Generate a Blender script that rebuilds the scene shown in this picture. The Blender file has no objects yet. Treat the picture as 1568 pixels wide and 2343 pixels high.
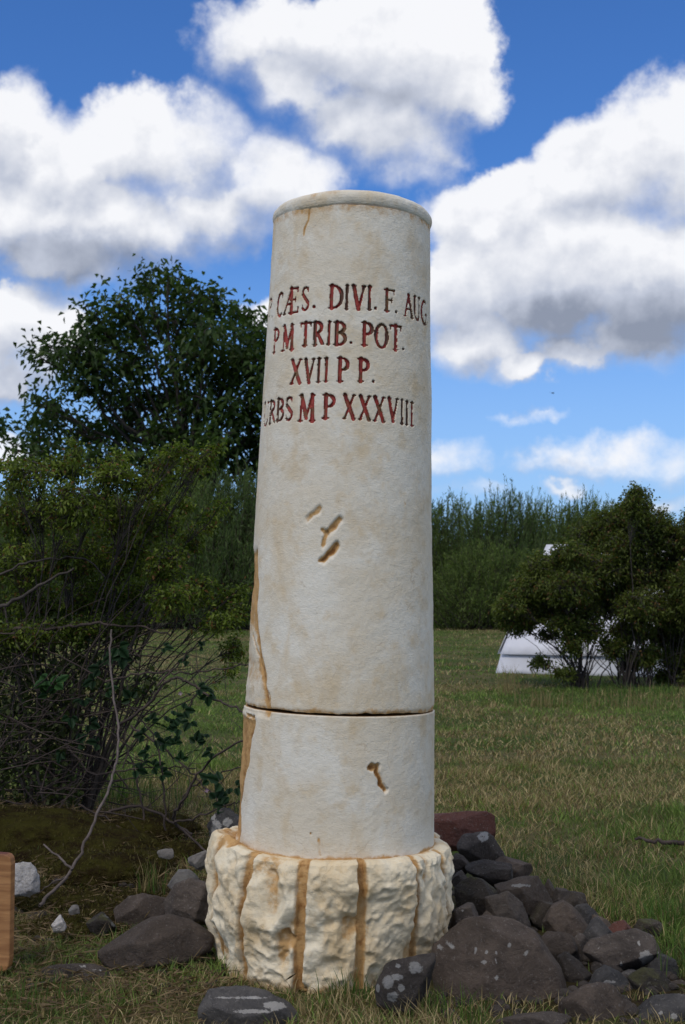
import bpy, math, random
import numpy as np
from mathutils import Vector, Matrix

# ------------------------------------------------------------------ camera / light
SC = bpy.context.scene
COL = SC.collection
EYE, F, PITCH = 1.2, 3000.0, math.radians(3.22)
D = 4.3
cam = bpy.data.cameras.new('camera')
camo = bpy.data.objects.new('camera', cam)
COL.objects.link(camo)
camo.location = (0, 0, EYE)
camo.rotation_euler = (math.pi / 2 + PITCH, 0, 0)
cam.sensor_fit = 'HORIZONTAL'
cam.sensor_width = 15.8
cam.lens = F / 1568 * 15.8
cam.clip_start = 0.05
cam.clip_end = 3000
cam.dof.use_dof = True
cam.dof.focus_distance = 4.05
cam.dof.aperture_fstop = 6.3
SC.camera = camo

SUN_EL, SUN_AZ = math.radians(52), math.radians(-150)   # azimuth clockwise from +Y (view direction)
EXPOSURE = 0.10
SC.view_settings.view_transform = 'Standard'
SC.view_settings.look = 'None'
SC.view_settings.exposure = EXPOSURE
SC.view_settings.gamma = 1
SC.view_settings.use_curve_mapping = False

sun = bpy.data.lights.new('sun', 'SUN')
sun.energy = 1.45
sun.angle = math.radians(22)
sun.color = (1.0, 0.90, 0.76)
suno = bpy.data.objects.new('sun', sun)
COL.objects.link(suno)
sd = Vector((math.sin(SUN_AZ) * math.cos(SUN_EL), math.cos(SUN_AZ) * math.cos(SUN_EL), math.sin(SUN_EL)))
suno.rotation_euler = sd.to_track_quat('Z', 'Y').to_euler()
suno.location = (-3, -4, 8)


def ray(px, py):
    """picture point (1568 x 2342 units) -> X and Z slope per metre of depth"""
    dx = (px - 784) / F
    dy = (1171 - py) / F
    yy = math.cos(PITCH) - dy * math.sin(PITCH)
    zz = math.sin(PITCH) + dy * math.cos(PITCH)
    return dx / yy, zz / yy


def P(px, py, Y):
    a, b = ray(px, py)
    return Vector((a * Y, Y, EYE + b * Y))


def G(px, py, h=0.0):
    a, b = ray(px, py)
    Y = (h - EYE) / b
    return Vector((a * Y, Y, h))


# ------------------------------------------------------------------ world with clouds
world = bpy.data.worlds.new('World')
SC.world = world
world.use_nodes = True
world.cycles.sampling_method = 'MANUAL'
world.cycles.sample_map_resolution = 256


class NB:
    """small expression builder for math nodes"""
    def __init__(s, nt):
        s.nt = nt

    def n(s, t, **kw):
        x = s.nt.nodes.new(t)
        for k, v in kw.items():
            setattr(x, k, v)
        return x

    def put(s, sock, v):
        if isinstance(v, (int, float)):
            sock.default_value = v
        elif isinstance(v, tuple):
            sock.default_value = v
        else:
            s.nt.links.new(v, sock)

    def m(s, op, a, b=None, c=None, clamp=False):
        x = s.n('ShaderNodeMath', operation=op, use_clamp=clamp)
        s.put(x.inputs[0], a)
        if b is not None:
            s.put(x.inputs[1], b)
        if c is not None:
            s.put(x.inputs[2], c)
        return x.outputs[0]

    def comb(s, a, b, c):
        x = s.n('ShaderNodeCombineXYZ')
        for i, v in enumerate((a, b, c)):
            s.put(x.inputs[i], v)
        return x.outputs[0]

    def noise(s, vec, scale, detail=4, rough=.55, dist=0.0):
        x = s.n('ShaderNodeTexNoise')
        if vec is not None:
            s.nt.links.new(vec, x.inputs['Vector'])
        x.inputs['Scale'].default_value = scale
        x.inputs['Detail'].default_value = detail
        x.inputs['Roughness'].default_value = rough
        x.inputs['Distortion'].default_value = dist
        return x.outputs['Fac']

    def ss(s, v, lo, hi, a=0.0, b=1.0):
        x = s.n('ShaderNodeMapRange', interpolation_type='SMOOTHSTEP')
        s.put(x.inputs['Value'], v)
        x.inputs['From Min'].default_value = lo
        x.inputs['From Max'].default_value = hi
        x.inputs['To Min'].default_value = a
        x.inputs['To Max'].default_value = b
        return x.outputs['Result']

    def mix(s, f, a, b, blend='MIX'):
        x = s.n('ShaderNodeMix', data_type='RGBA', blend_type=blend)
        s.put(x.inputs[0], f)
        s.put(x.inputs[6], a)
        s.put(x.inputs[7], b)
        return x.outputs[2]


def azel(px, py):
    a, b = ray(px, py)
    return math.degrees(math.atan(a)), math.degrees(math.atan(b / math.hypot(1, a)))


# cloud banks: centre x, y, radius x, radius y, height of the field
LOBES = [
    (740, 95, 175, 105, 1.0), (905, 120, 210, 135, 1.0), (560, 130, 110, 100, .75), (1010, 190, 120, 115, .75),
    (850, 290, 200, 110, .62), (420, 250, 90, 40, .5), (680, 200, 140, 90, .8), (960, 330, 110, 80, .5), (1100, 230, 60, 60, .45),
    (10, 300, 75, 140, 1.0), (90, 380, 110, 110, 1.0), (190, 400, 120, 110, 1.0), (330, 370, 170, 135, 1.1), (460, 330, 130, 115, 1.1),
    (600, 400, 120, 110, 1.1), (680, 430, 90, 80, 1.0), (250, 520, 260, 120, 1.2), (480, 480, 180, 100, 1.1),
    (160, 600, 180, 75, 1.0), (40, 480, 120, 110, 1.0),
    (30, 740, 110, 110, 1.0), (120, 780, 75, 80, .9), (20, 860, 110, 65, .9), (600, 725, 45, 35, .7),
    (1530, 340, 170, 130, 1.0), (1420, 330, 110, 90, .9), (1530, 370, 190, 165, 1.2), (1370, 400, 150, 130, 1.2), (1210, 470, 130, 110, 1.1), (1080, 500, 130, 90, 1.0),
    (1300, 600, 290, 170, 1.3), (1510, 640, 190, 180, 1.3), (1060, 640, 120, 130, 1.1), (1100, 780, 110, 75, .9),
    (1190, 845, 80, 45, .9), (1470, 770, 170, 60, .9), (1330, 800, 110, 50, .7),
    (1045, 1060, 70, 44, .42), (1300, 1052, 130, 44, .48), (1450, 1040, 130, 42, .48), (1560, 1040, 70, 55, .5),
    (1210, 962, 75, 16, .3), (1300, 1112, 55, 16, .6), (1500, 1145, 100, 20, .35), (1080, 1140, 90, 14, .2),
    (30, 1040, 90, 30, .3), (880, 415, 70, 40, .38), (960, 400, 60, 30, .35),
]


def world_nodes():
    nt = world.node_tree
    nt.nodes.clear()
    g = bpy.data.node_groups.new('cloud_banks', 'ShaderNodeTree')
    g.interface.new_socket('az', in_out='INPUT', socket_type='NodeSocketFloat')
    g.interface.new_socket('el', in_out='INPUT', socket_type='NodeSocketFloat')
    g.interface.new_socket('field', in_out='OUTPUT', socket_type='NodeSocketFloat')
    b = NB(g)
    gi = b.n('NodeGroupInput')
    go = b.n('NodeGroupOutput')
    az, el = gi.outputs[0], gi.outputs[1]
    acc = None
    for (x, y, rx, ry, h) in LOBES:
        a0, e0 = azel(x, y)
        a1, _ = azel(x + rx, y)
        _, e1 = azel(x, y - ry)
        ra, re = abs(a1 - a0) * 1.18, abs(e1 - e0) * 1.18
        da = b.m('MULTIPLY_ADD', az, 1 / ra, -a0 / ra)
        de = b.m('MULTIPLY_ADD', el, 1 / re, -e0 / re)
        r2 = b.m('MULTIPLY_ADD', da, da, b.m('MULTIPLY', de, de))
        f = b.m('MULTIPLY_ADD', r2, -h, h)
        acc = f if acc is None else b.m('SMOOTH_MAX', acc, f, .22)
    g.links.new(acc, go.inputs[0])

    b = NB(nt)
    out = b.n('ShaderNodeOutputWorld')
    bg = b.n('ShaderNodeBackground')
    bg.inputs['Strength'].default_value = 0.1
    nt.links.new(bg.outputs[0], out.inputs[0])
    sky = b.n('ShaderNodeTexSky', sky_type='NISHITA')
    sky.sun_disc = False
    sky.sun_elevation = SUN_EL
    sky.sun_rotation = SUN_AZ
    sky.air_density = 1.0
    sky.dust_density = 0.3
    sky.ozone_density = 2.0
    tc = b.n('ShaderNodeTexCoord')
    sp = b.n('ShaderNodeSeparateXYZ')
    nt.links.new(tc.outputs['Generated'], sp.inputs[0])
    x, y, z = sp.outputs
    deg = 180 / math.pi
    az = b.m('MULTIPLY', b.m('ARCTAN2', x, y), deg)
    hyp = b.m('SQRT', b.m('MULTIPLY_ADD', x, x, b.m('MULTIPLY', y, y)))
    el = b.m('MULTIPLY', b.m('ARCTAN2', z, hyp), deg)
    pv = tc.outputs['Generated']
    # warp the directions so that the banks get billowing edges
    w1 = b.m('MULTIPLY_ADD', b.noise(pv, 7.0, 3, .5), 1.0, -.5)
    sh = b.n('ShaderNodeVectorMath', operation='ADD')
    nt.links.new(pv, sh.inputs[0])
    sh.inputs[1].default_value = (3.1, 1.7, 5.3)
    w2 = b.m('MULTIPLY_ADD', b.noise(sh.outputs[0], 9.0, 3, .5), 1.0, -.5)
    w3 = b.m('SUBTRACT', b.noise(pv, 30.0, 4, .55), .5)
    azw = b.m('MULTIPLY_ADD', w3, 2.6, b.m('MULTIPLY_ADD', w1, 3.2, az))
    elw = b.m('MULTIPLY_ADD', w3, -2.0, b.m('MULTIPLY_ADD', w2, 2.8, el))

    def banks(a, e):
        gn = b.n('ShaderNodeGroup')
        gn.node_tree = g
        b.put(gn.inputs[0], a)
        b.put(gn.inputs[1], e)
        return gn.outputs[0]
    F0 = banks(azw, elw)
    F1 = banks(azw, b.m('ADD', elw, 1.3))
    # generic fair-weather clouds elsewhere in the sky
    dome = b.comb(b.m('DIVIDE', x, b.m('ADD', b.m('ABSOLUTE', z), .25)), b.m('DIVIDE', y, b.m('ADD', b.m('ABSOLUTE', z), .25)), 0.0)
    gen = b.m('MULTIPLY_ADD', b.noise(dome, 1.6, 4, .5), 6.0, -2.75)
    inw = b.m('MULTIPLY', b.ss(b.m('ABSOLUTE', az), 15.5, 21, 1, 0), b.ss(el, 25.5, 31, 1, 0))
    inw = b.m('MULTIPLY', inw, b.ss(y, -.1, .2))

    def blendf(f):
        return b.m('ADD', b.m('MULTIPLY', f, inw), b.m('MULTIPLY', gen, b.m('SUBTRACT', 1.0, inw)))
    Fa = blendf(F0)
    Fb = blendf(F1)
    def shifted(dx, dy_, dz):
        q = b.n('ShaderNodeVectorMath', operation='ADD')
        nt.links.new(pv, q.inputs[0])
        q.inputs[1].default_value = (dx, dy_, dz)
        return q.outputs[0]
    det = b.noise(pv, 12.0, 11, .62)
    # rounded billows: soft noise compared with itself a little nearer the sun
    soft0 = b.noise(pv, 13.0, 4.5, .52)
    soft1 = b.noise(shifted(-.012, 0, .018), 13.0, 4.5, .52)
    dens = b.m('MULTIPLY_ADD', b.m('SUBTRACT', det, .5), 2.5, b.m('ADD', Fa, .20))
    wdt = b.ss(b.noise(shifted(9.0, 2.0, 1.0), 5.0, 3, .5), .38, .64, .28, 1.35)
    wdt = b.m('ADD', wdt, b.m('MULTIPLY', b.ss(b.m('SUBTRACT', Fa, Fb), -.25, .05, 1, 0), .35))
    wdt = b.m('ADD', wdt, b.ss(el, 6, 13, .55, 0))
    cv = b.m('DIVIDE', b.m('ADD', dens, .06), wdt, clamp=True)
    cover = b.m('MULTIPLY', b.m('MULTIPLY', cv, cv), b.m('MULTIPLY_ADD', cv, -2.0, 3.0))
    relief = b.m('MULTIPLY', b.m('SUBTRACT', soft0, soft1), .48)
    puff0 = b.noise(pv, 34.0, 5, .55)
    puff1 = b.noise(shifted(-.005, 0, .008), 34.0, 5, .55)
    relief = b.m('ADD', relief, b.m('MULTIPLY', b.m('SUBTRACT', puff0, puff1), .42))
    relief = b.m('ADD', relief, b.m('MULTIPLY', b.m('SUBTRACT', det, .5), .20))
    slope = b.m('MULTIPLY', b.m('SUBTRACT', Fa, Fb), .55)
    thick = b.ss(dens, .5, 1.6, 0, .12)
    lit = b.m('ADD', .85, b.m('ADD', relief, b.m('SUBTRACT', b.m('MINIMUM', b.m('MAXIMUM', slope, -.24), .2), thick)))
    # broad grey undersides
    for (cx, cy, rx, ry, s_) in [(1400, 760, 330, 100, .32), (200, 620, 330, 75, .26), (560, 580, 160, 60, .10), (900, 300, 190, 100, .12), (1290, 1075, 240, 30, .16), (40, 880, 110, 50, .22)]:
        a0, e0 = azel(cx, cy)
        a1, _ = azel(cx + rx, cy)
        _, e1 = azel(cx, cy - ry)
        da = b.m('MULTIPLY_ADD', azw, 1 / abs(a1 - a0), -a0 / abs(a1 - a0))
        de = b.m('MULTIPLY_ADD', elw, 1 / abs(e1 - e0), -e0 / abs(e1 - e0))
        r2 = b.m('MULTIPLY_ADD', da, da, b.m('MULTIPLY', de, de))
        lit = b.m('SUBTRACT', lit, b.m('MULTIPLY', b.ss(r2, 0, 1.4, 1, 0), s_))
    lit = b.m('MINIMUM', b.m('MAXIMUM', lit, .26), 1.05)
    ramp = b.n('ShaderNodeValToRGB')
    nt.links.new(b.m('MULTIPLY', lit, .9), ramp.inputs[0])
    cr = ramp.color_ramp
    cr.elements[0].position = .2
    cr.elements[0].color = (.25, .285, .37, 1)
    cr.elements[1].position = .86
    cr.elements[1].color = (.97, .975, 1.0, 1)
    e = cr.elements.new(.55)
    e.color = (.56, .60, .70, 1)
    sc = b.n('ShaderNodeVectorMath', operation='SCALE')
    nt.links.new(ramp.outputs[0], sc.inputs[0])
    sc.inputs['Scale'].default_value = 9.2
    skyc = b.mix(1.0, sky.outputs[0], (SKY_TINT[0], SKY_TINT[1], SKY_TINT[2], 1.0), 'MULTIPLY')
    hz = b.ss(el, 0, 17, .72, 0)
    skyc = b.mix(hz, skyc, (3.6, 5.4, 8.4, 1.0))
    col = b.mix(b.m('MULTIPLY', cover, .97), skyc, sc.outputs[0])
    nt.links.new(col, bg.inputs['Color'])


SKY_TINT = (0.40, 0.74, 1.24)
world_nodes()

# ------------------------------------------------------------------ numpy noise
def _hash(ix, iy, iz, seed):
    h = (ix * 374761393 + iy * 668265263 + iz * 2147483647 + seed * 1274126177) & 0xFFFFFFFF
    h = ((h ^ (h >> 13)) * 1274126177) & 0xFFFFFFFF
    h = ((h ^ (h >> 16)) * 2246822519) & 0xFFFFFFFF
    return ((h ^ (h >> 15)) & 0xFFFFFF) / float(0xFFFFFF)


def vnoise(p, seed=0):
    p = np.asarray(p, dtype=np.float64)
    i = np.floor(p).astype(np.int64)
    f = p - i
    f = f * f * (3 - 2 * f)
    r = 0
    for dx in (0, 1):
        for dy in (0, 1):
            for dz in (0, 1):
                w = (f[..., 0] if dx else 1 - f[..., 0]) * (f[..., 1] if dy else 1 - f[..., 1]) * (f[..., 2] if dz else 1 - f[..., 2])
                r = r + w * _hash(i[..., 0] + dx, i[..., 1] + dy, i[..., 2] + dz, seed)
    return r * 2 - 1


def fbm(p, seed=0, oct=4, gain=.5, lac=2.03):
    r, a, t = 0, 1.0, 0
    p = np.asarray(p, dtype=np.float64)
    for k in range(oct):
        r = r + a * vnoise(p * lac ** k + 17.3 * k, seed + k)
        t += a
        a *= gain
    return r / t


def v3(x, y, z=0.0):
    x, y = np.asarray(x, float), np.asarray(y, float)
    return np.stack(np.broadcast_arrays(x, y, np.asarray(z, float)), -1)


def sstep(x, a, b):
    t = np.clip((x - a) / (b - a), 0, 1)
    return t * t * (3 - 2 * t)


# ------------------------------------------------------------------ objects
def mesh_obj(name, V, Fq, mat, parent=None, cols=None, attrs=None, smooth=False, link=True):
    """V (n,3); Fq list of faces or an int array (m,3|4)"""
    me = bpy.data.meshes.new(name)
    V = np.ascontiguousarray(V, dtype=np.float32)
    if isinstance(Fq, np.ndarray):
        m, k = Fq.shape
        me.vertices.add(len(V))
        me.vertices.foreach_set('co', V.ravel())
        me.loops.add(m * k)
        me.loops.foreach_set('vertex_index', np.ascontiguousarray(Fq, dtype=np.int32).ravel())
        me.polygons.add(m)
        me.polygons.foreach_set('loop_start', np.arange(0, m * k, k, dtype=np.int32))
        me.update(calc_edges=True)
    else:
        me.from_pydata([tuple(v) for v in V], [], Fq)
        me.update()
    if smooth:
        me.polygons.foreach_set('use_smooth', np.ones(len(me.polygons), dtype=bool))
    if cols is not None:
        a = me.color_attributes.new('Col', 'FLOAT_COLOR', 'POINT')
        c = np.ones((len(V), 4), np.float32)
        c[:, :3] = cols
        a.data.foreach_set('color', c.ravel())
    for k_, arr in (attrs or {}).items():
        a = me.attributes.new(k_, 'FLOAT', 'POINT')
        a.data.foreach_set('value', np.ascontiguousarray(arr, np.float32))
    for mm in (mat if isinstance(mat, (list, tuple)) else [mat]):
        me.materials.append(mm)
    o = bpy.data.objects.new(name, me)
    if link:
        COL.objects.link(o)
    if parent is not None:
        o.parent = parent
    return o


def tag(o, label=None, cat=None, group=None, kind=None):
    if label:
        o['label'] = label
    if cat:
        o['category'] = cat
    if group:
        o['group'] = group
    if kind:
        o['kind'] = kind
    return o


def empty(name, loc=(0, 0, 0), rot=(0, 0, 0)):
    o = bpy.data.objects.new(name, None)
    o.location = loc
    o.rotation_euler = rot
    COL.objects.link(o)
    return o


def copy_tree(o, parent=None):
    c = o.copy()
    COL.objects.link(c)
    c.parent = parent
    for ch in [k for k in o.children]:
        copy_tree(ch, c)
    return c


# ------------------------------------------------------------------ materials
def mat_new(name):
    m = bpy.data.materials.new(name)
    m.use_nodes = True
    nt = m.node_tree
    bs = nt.nodes['Principled BSDF']
    return m, nt, NB(nt), bs


def bump(b, nt, bs, h, strength, dist, prev=None):
    x = b.n('ShaderNodeBump')
    x.inputs['Strength'].default_value = strength
    x.inputs['Distance'].default_value = dist
    nt.links.new(h, x.inputs['Height'])
    if prev is not None:
        nt.links.new(prev, x.inputs['Normal'])
    nt.links.new(x.outputs[0], bs.inputs['Normal'])
    return x.outputs[0]


def attr(b, name, out='Fac'):
    a = b.n('ShaderNodeAttribute')
    a.attribute_name = name
    return a.outputs[out]


def rgb(r, g, b_):
    return (r, g, b_, 1.0)


def plaster_mat(name, rough_scale, white, cream, ochre, fine=1.0):
    m, nt, b, bs = mat_new(name)
    tc = b.n('ShaderNodeTexCoord').outputs['Object']
    big = b.noise(tc, 4.2, 5, .6, .6)
    mid = b.noise(tc, 16, 5, .6)
    col = b.mix(b.ss(big, .36, .62), white, cream)
    mp = b.n('ShaderNodeMapping')
    nt.links.new(tc, mp.inputs[0])
    mp.inputs['Scale'].default_value = (9, 9, 4.5)
    streak = b.noise(mp.outputs[0], 1.0, 5, .62, .4)
    col = b.mix(b.m('MULTIPLY', b.ss(streak, .46, .72), .6), col, ochre)
    col = b.mix(b.m('MULTIPLY', b.ss(mid, .50, .72), .5), col, ochre)
    fine_n = b.noise(tc, 90, 4, .6)
    col = b.mix(b.m('MULTIPLY', b.ss(fine_n, .56, .75), .16), col, rgb(.42, .32, .18))
    hair = b.n('ShaderNodeTexVoronoi', feature='DISTANCE_TO_EDGE')
    wv = b.n('ShaderNodeVectorMath', operation='ADD')
    nt.links.new(tc, wv.inputs[0])
    nw = b.n('ShaderNodeTexNoise')
    nt.links.new(tc, nw.inputs['Vector'])
    nw.inputs['Scale'].default_value = 5
    nw.inputs['Detail'].default_value = 6
    sc_ = b.n('ShaderNodeVectorMath', operation='SCALE')
    nt.links.new(nw.outputs['Color'], sc_.inputs[0])
    sc_.inputs['Scale'].default_value = .25
    nt.links.new(sc_.outputs[0], wv.inputs[1])
    nt.links.new(wv.outputs[0], hair.inputs['Vector'])
    hair.inputs['Scale'].default_value = 3.2
    crack = b.m('MULTIPLY', b.ss(hair.outputs['Distance'], .001, .006, 1, 0), b.ss(b.noise(tc, 4.5, 3), .50, .60))
    col = b.mix(b.m('MULTIPLY', crack, .30), col, rgb(.30, .20, .10))
    speck = b.ss(b.noise(tc, 130, 2, .5), .73, .78)
    col = b.mix(b.m('MULTIPLY', speck, .5), col, rgb(.20, .14, .08))
    st = attr(b, 'stain')
    stn = b.noise(tc, 38, 5, .65)
    stm = b.m('ADD', st, b.m('MULTIPLY', b.m('SUBTRACT', stn, .5), b.m('MULTIPLY', b.ss(st, .02, .35), 1.1)))
    light = rgb(.50, .30, .12)
    dark = rgb(.22, .095, .024)
    col = b.mix(b.ss(stm, .10, .52), col, light)
    col = b.mix(b.ss(stm, .55, 1.0), col, dark)
    nt.links.new(col, bs.inputs['Base Color'])
    bs.inputs['Roughness'].default_value = .72
    bs.inputs['Specular IOR Level'].default_value = .25
    # trowel marks and brush hairs
    mp2 = b.n('ShaderNodeMapping')
    nt.links.new(tc, mp2.inputs[0])
    mp2.inputs['Scale'].default_value = (60, 60, 150)
    mp2.inputs['Rotation'].default_value = (.3, .5, 0)
    brush = b.noise(mp2.outputs[0], 1.0, 3, .5, 1.2)
    n1 = bump(b, nt, bs, brush, .32 * fine, .004)
    n2 = bump(b, nt, bs, b.noise(tc, rough_scale, 8, .66), .34 * fine, .007, n1)
    bump(b, nt, bs, b.noise(tc, 170, 5, .7), .35 * fine, .0025, n2)
    return m


MAT = {}
MAT['shaft'] = plaster_mat('painted_plaster', 42, rgb(.72, .69, .60), rgb(.665, .60, .475), rgb(.57, .44, .26))
MAT['base'] = plaster_mat('rough_plaster', 30, rgb(.74, .665, .50), rgb(.68, .57, .385), rgb(.60, .42, .20), 1.4)


def letter_mat():
    m, nt, b, bs = mat_new('red_paint')
    tc = b.n('ShaderNodeTexCoord').outputs['Object']
    n = b.noise(tc, 46, 5, .65)
    n2 = b.noise(tc, 24, 3, .6)
    col = b.mix(b.ss(n, .35, .6), rgb(.21, .022, .016), rgb(.34, .036, .024))
    col = b.mix(b.ss(n2, .50, .66, 0, .85), col, rgb(.13, .085, .030))
    col = b.mix(b.ss(attr(b, 'edge'), .5, 1.0, 0, .9), col, rgb(.075, .040, .020))
    nt.links.new(col, bs.inputs['Base Color'])
    bs.inputs['Roughness'].default_value = .6
    bump(b, nt, bs, b.noise(tc, 130, 5, .7), .6, .004)
    return m


MAT['letter'] = letter_mat()


def rock_mat(name, c1, c2, c3, lichen=rgb(.36, .36, .35), moss=.0):
    m, nt, b, bs = mat_new(name)
    tc = b.n('ShaderNodeTexCoord').outputs['Object']
    oi = b.n('ShaderNodeObjectInfo').outputs['Random']
    v = b.n('ShaderNodeVectorMath', operation='ADD')
    nt.links.new(tc, v.inputs[0])
    nt.links.new(b.comb(b.m('MULTIPLY', oi, 37.0), b.m('MULTIPLY', oi, 11.0), 0.0), v.inputs[1])
    p = v.outputs[0]
    a = b.noise(p, 7, 6, .62, .4)
    col = b.mix(b.ss(a, .36, .66), c1, c2)
    col = b.mix(b.ss(b.noise(p, 23, 5, .6), .5, .75, 0, .7), col, c3)
    col = b.mix(b.ss(b.noise(p, 120, 3, .6), .58, .7, 0, .45), col, rgb(.22, .21, .20))
    spots = b.n('ShaderNodeTexVoronoi')
    nt.links.new(p, spots.inputs['Vector'])
    spots.inputs['Scale'].default_value = 40
    sm = b.m('MULTIPLY', b.ss(spots.outputs['Distance'], .10, .2, 1, 0), b.ss(b.noise(p, 9, 2), .56, .64))
    col = b.mix(b.m('MULTIPLY', sm, .25), col, lichen)
    li = attr(b, 'lichen')
    lm = b.m('ADD', li, b.m('MULTIPLY', b.m('SUBTRACT', b.noise(p, 34, 7, .75), .5), 3.2))
    col = b.mix(b.m('MULTIPLY', b.ss(lm, .42, .75, 0, .85), b.ss(li, .03, .2)), col, lichen)
    col = b.mix(1.0, col, b.comb(b.m('MULTIPLY_ADD', b.m('FRACT', b.m('MULTIPLY', oi, 13.7)), .75, .72), b.m('MULTIPLY_ADD', b.m('FRACT', b.m('MULTIPLY', oi, 13.7)), .68, .72), b.m('MULTIPLY_ADD', b.m('FRACT', b.m('MULTIPLY', oi, 13.7)), .60, .72)), 'MULTIPLY')
    if moss:
        nz = b.n('ShaderNodeSeparateXYZ')
        nt.links.new(b.n('ShaderNodeNewGeometry').outputs['Normal'], nz.inputs[0])
        mm = b.m('MULTIPLY', b.ss(nz.outputs[2], .3, .9), b.ss(b.noise(p, 8, 5, .6), .48, .6))
        col = b.mix(b.m('MULTIPLY', mm, moss), col, rgb(.075, .075, .022))
    nt.links.new(col, bs.inputs['Base Color'])
    bs.inputs['Roughness'].default_value = .78
    bs.inputs['Specular IOR Level'].default_value = .3
    n1 = bump(b, nt, bs, b.noise(p, 16, 9, .72, .6), 1.0, .035)
    bump(b, nt, bs, b.noise(p, 95, 5, .75), .8, .008, n1)
    return m


MAT['basalt'] = rock_mat('basalt', rgb(.054, .045, .039), rgb(.100, .084, .073), rgb(.034, .029, .026))
MAT['brown'] = rock_mat('brown_rock', rgb(.076, .059, .047), rgb(.125, .098, .079), rgb(.046, .036, .030))
MAT['bluegrey'] = rock_mat('grey_rock', rgb(.050, .050, .052), rgb(.095, .092, .09), rgb(.034, .034, .036))
MAT['mossy'] = rock_mat('mossy_rock', rgb(.042, .035, .029), rgb(.072, .060, .048), rgb(.03, .027, .023), moss=.7)
MAT['redrock'] = rock_mat('red_sandstone', rgb(.115, .046, .034), rgb(.15, .074, .064), rgb(.07, .038, .030))
MAT['white'] = rock_mat('pale_limestone', rgb(.36, .36, .37), rgb(.50, .50, .50), rgb(.22, .22, .22), moss=.3)
MAT['pale'] = rock_mat('pale_grey_rock', rgb(.19, .18, .17), rgb(.28, .27, .25), rgb(.12, .12, .11))


def leaf_mat(name, trans=.35, rough=.5):
    m, nt, b, bs = mat_new(name)
    c = attr(b, 'Col', 'Color')
    nt.links.new(c, bs.inputs['Base Color'])
    bs.inputs['Roughness'].default_value = rough
    bs.inputs['Specular IOR Level'].default_value = .2
    tr = b.n('ShaderNodeBsdfTranslucent')
    nt.links.new(b.mix(1.0, c, rgb(1.1, 1.25, .5), 'MULTIPLY'), tr.inputs[0])
    mx = b.n('ShaderNodeMixShader')
    mx.inputs[0].default_value = trans
    nt.links.new(bs.outputs[0], mx.inputs[1])
    nt.links.new(tr.outputs[0], mx.inputs[2])
    nt.links.new(mx.outputs[0], nt.nodes['Material Output'].inputs[0])
    return m


MAT['leaf'] = leaf_mat('leaf')
MAT['grass'] = leaf_mat('grass_blade', .25, .6)


def bark_mat(name, c1, c2):
    m, nt, b, bs = mat_new(name)
    tc = b.n('ShaderNodeTexCoord').outputs['Object']
    col = b.mix(b.ss(b.noise(tc, 14, 5, .65), .4, .65), c1, c2)
    nt.links.new(col, bs.inputs['Base Color'])
    bs.inputs['Roughness'].default_value = .85
    bump(b, nt, bs, b.noise(tc, 60, 4, .6), .5, .01)
    return m


MAT['bark'] = bark_mat('bark', rgb(.030, .024, .020), rgb(.062, .050, .042))
MAT['twig'] = bark_mat('twig_bark', rgb(.032, .022, .018), rgb(.066, .047, .038))
MAT['deadtwig'] = bark_mat('dead_wood', rgb(.075, .058, .050), rgb(.135, .108, .098))


def ground_mat():
    m, nt, b, bs = mat_new('meadow_ground')
    tc = b.n('ShaderNodeTexCoord').outputs['Object']
    mp = b.n('ShaderNodeMapping')
    nt.links.new(tc, mp.inputs[0])
    mp.inputs['Scale'].default_value = (.55, 1.0, 1)
    p = mp.outputs[0]
    n1 = b.noise(p, .9, 6, .62, .5)
    n2 = b.noise(tc, 11, 6, .7)
    n3 = b.noise(tc, 60, 4, .7)
    col = b.mix(b.ss(n1, .42, .60), rgb(.058, .090, .022), rgb(.140, .122, .056))
    col = b.mix(b.ss(n2, .45, .68, 0, .75), col, rgb(.055, .070, .020))
    col = b.mix(b.ss(n3, .5, .72, 0, .7), col, rgb(.045, .035, .022))
    soil = b.ss(attr(b, 'soil'), .2, .7)
    scol = b.mix(b.ss(b.noise(tc, 16, 6, .7), .4, .65), rgb(.030, .020, .012), rgb(.052, .046, .014))
    col = b.mix(soil, col, scol)
    nt.links.new(col, bs.inputs['Base Color'])
    bs.inputs['Roughness'].default_value = .95
    bs.inputs['Specular IOR Level'].default_value = .1
    bump(b, nt, bs, b.m('ADD', n2, b.m('MULTIPLY', n3, .5)), .9, .05)
    return m


MAT['ground'] = ground_mat()


# ------------------------------------------------------------------ ground
def mound(x, y, cx, cy, rx, ry, h):
    d = ((x - cx) / rx) ** 2 + ((y - cy) / ry) ** 2
    return h * np.exp(-d * 1.3)


def H(x, y):
    x = np.asarray(x, float)
    y = np.asarray(y, float)
    near = np.exp(-((x / 14) ** 2 + ((y - 6) / 18) ** 2))
    h = .045 * fbm(v3(x * .35, y * .35), 3, 3) * near + .012 * fbm(v3(x * 2.2, y * 2.2), 9, 3) * near
    h = h * (1 - np.exp(-(((x + .04) / .6) ** 2 + ((y - 4.2) / .6) ** 2)))
    h = h + mound(x, y, -1.35, 6.05, .9, .38, .15) + mound(x, y, -1.0, 5.45, .45, .28, .07) + mound(x, y, .75, 4.75, .6, .6, .02)
    h = h + mound(x, y, -2.2, 6.8, 1.4, .8, .12)
    return h


def Hs(x, y):
    return float(H(np.array([x]), np.array([y]))[0])


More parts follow.
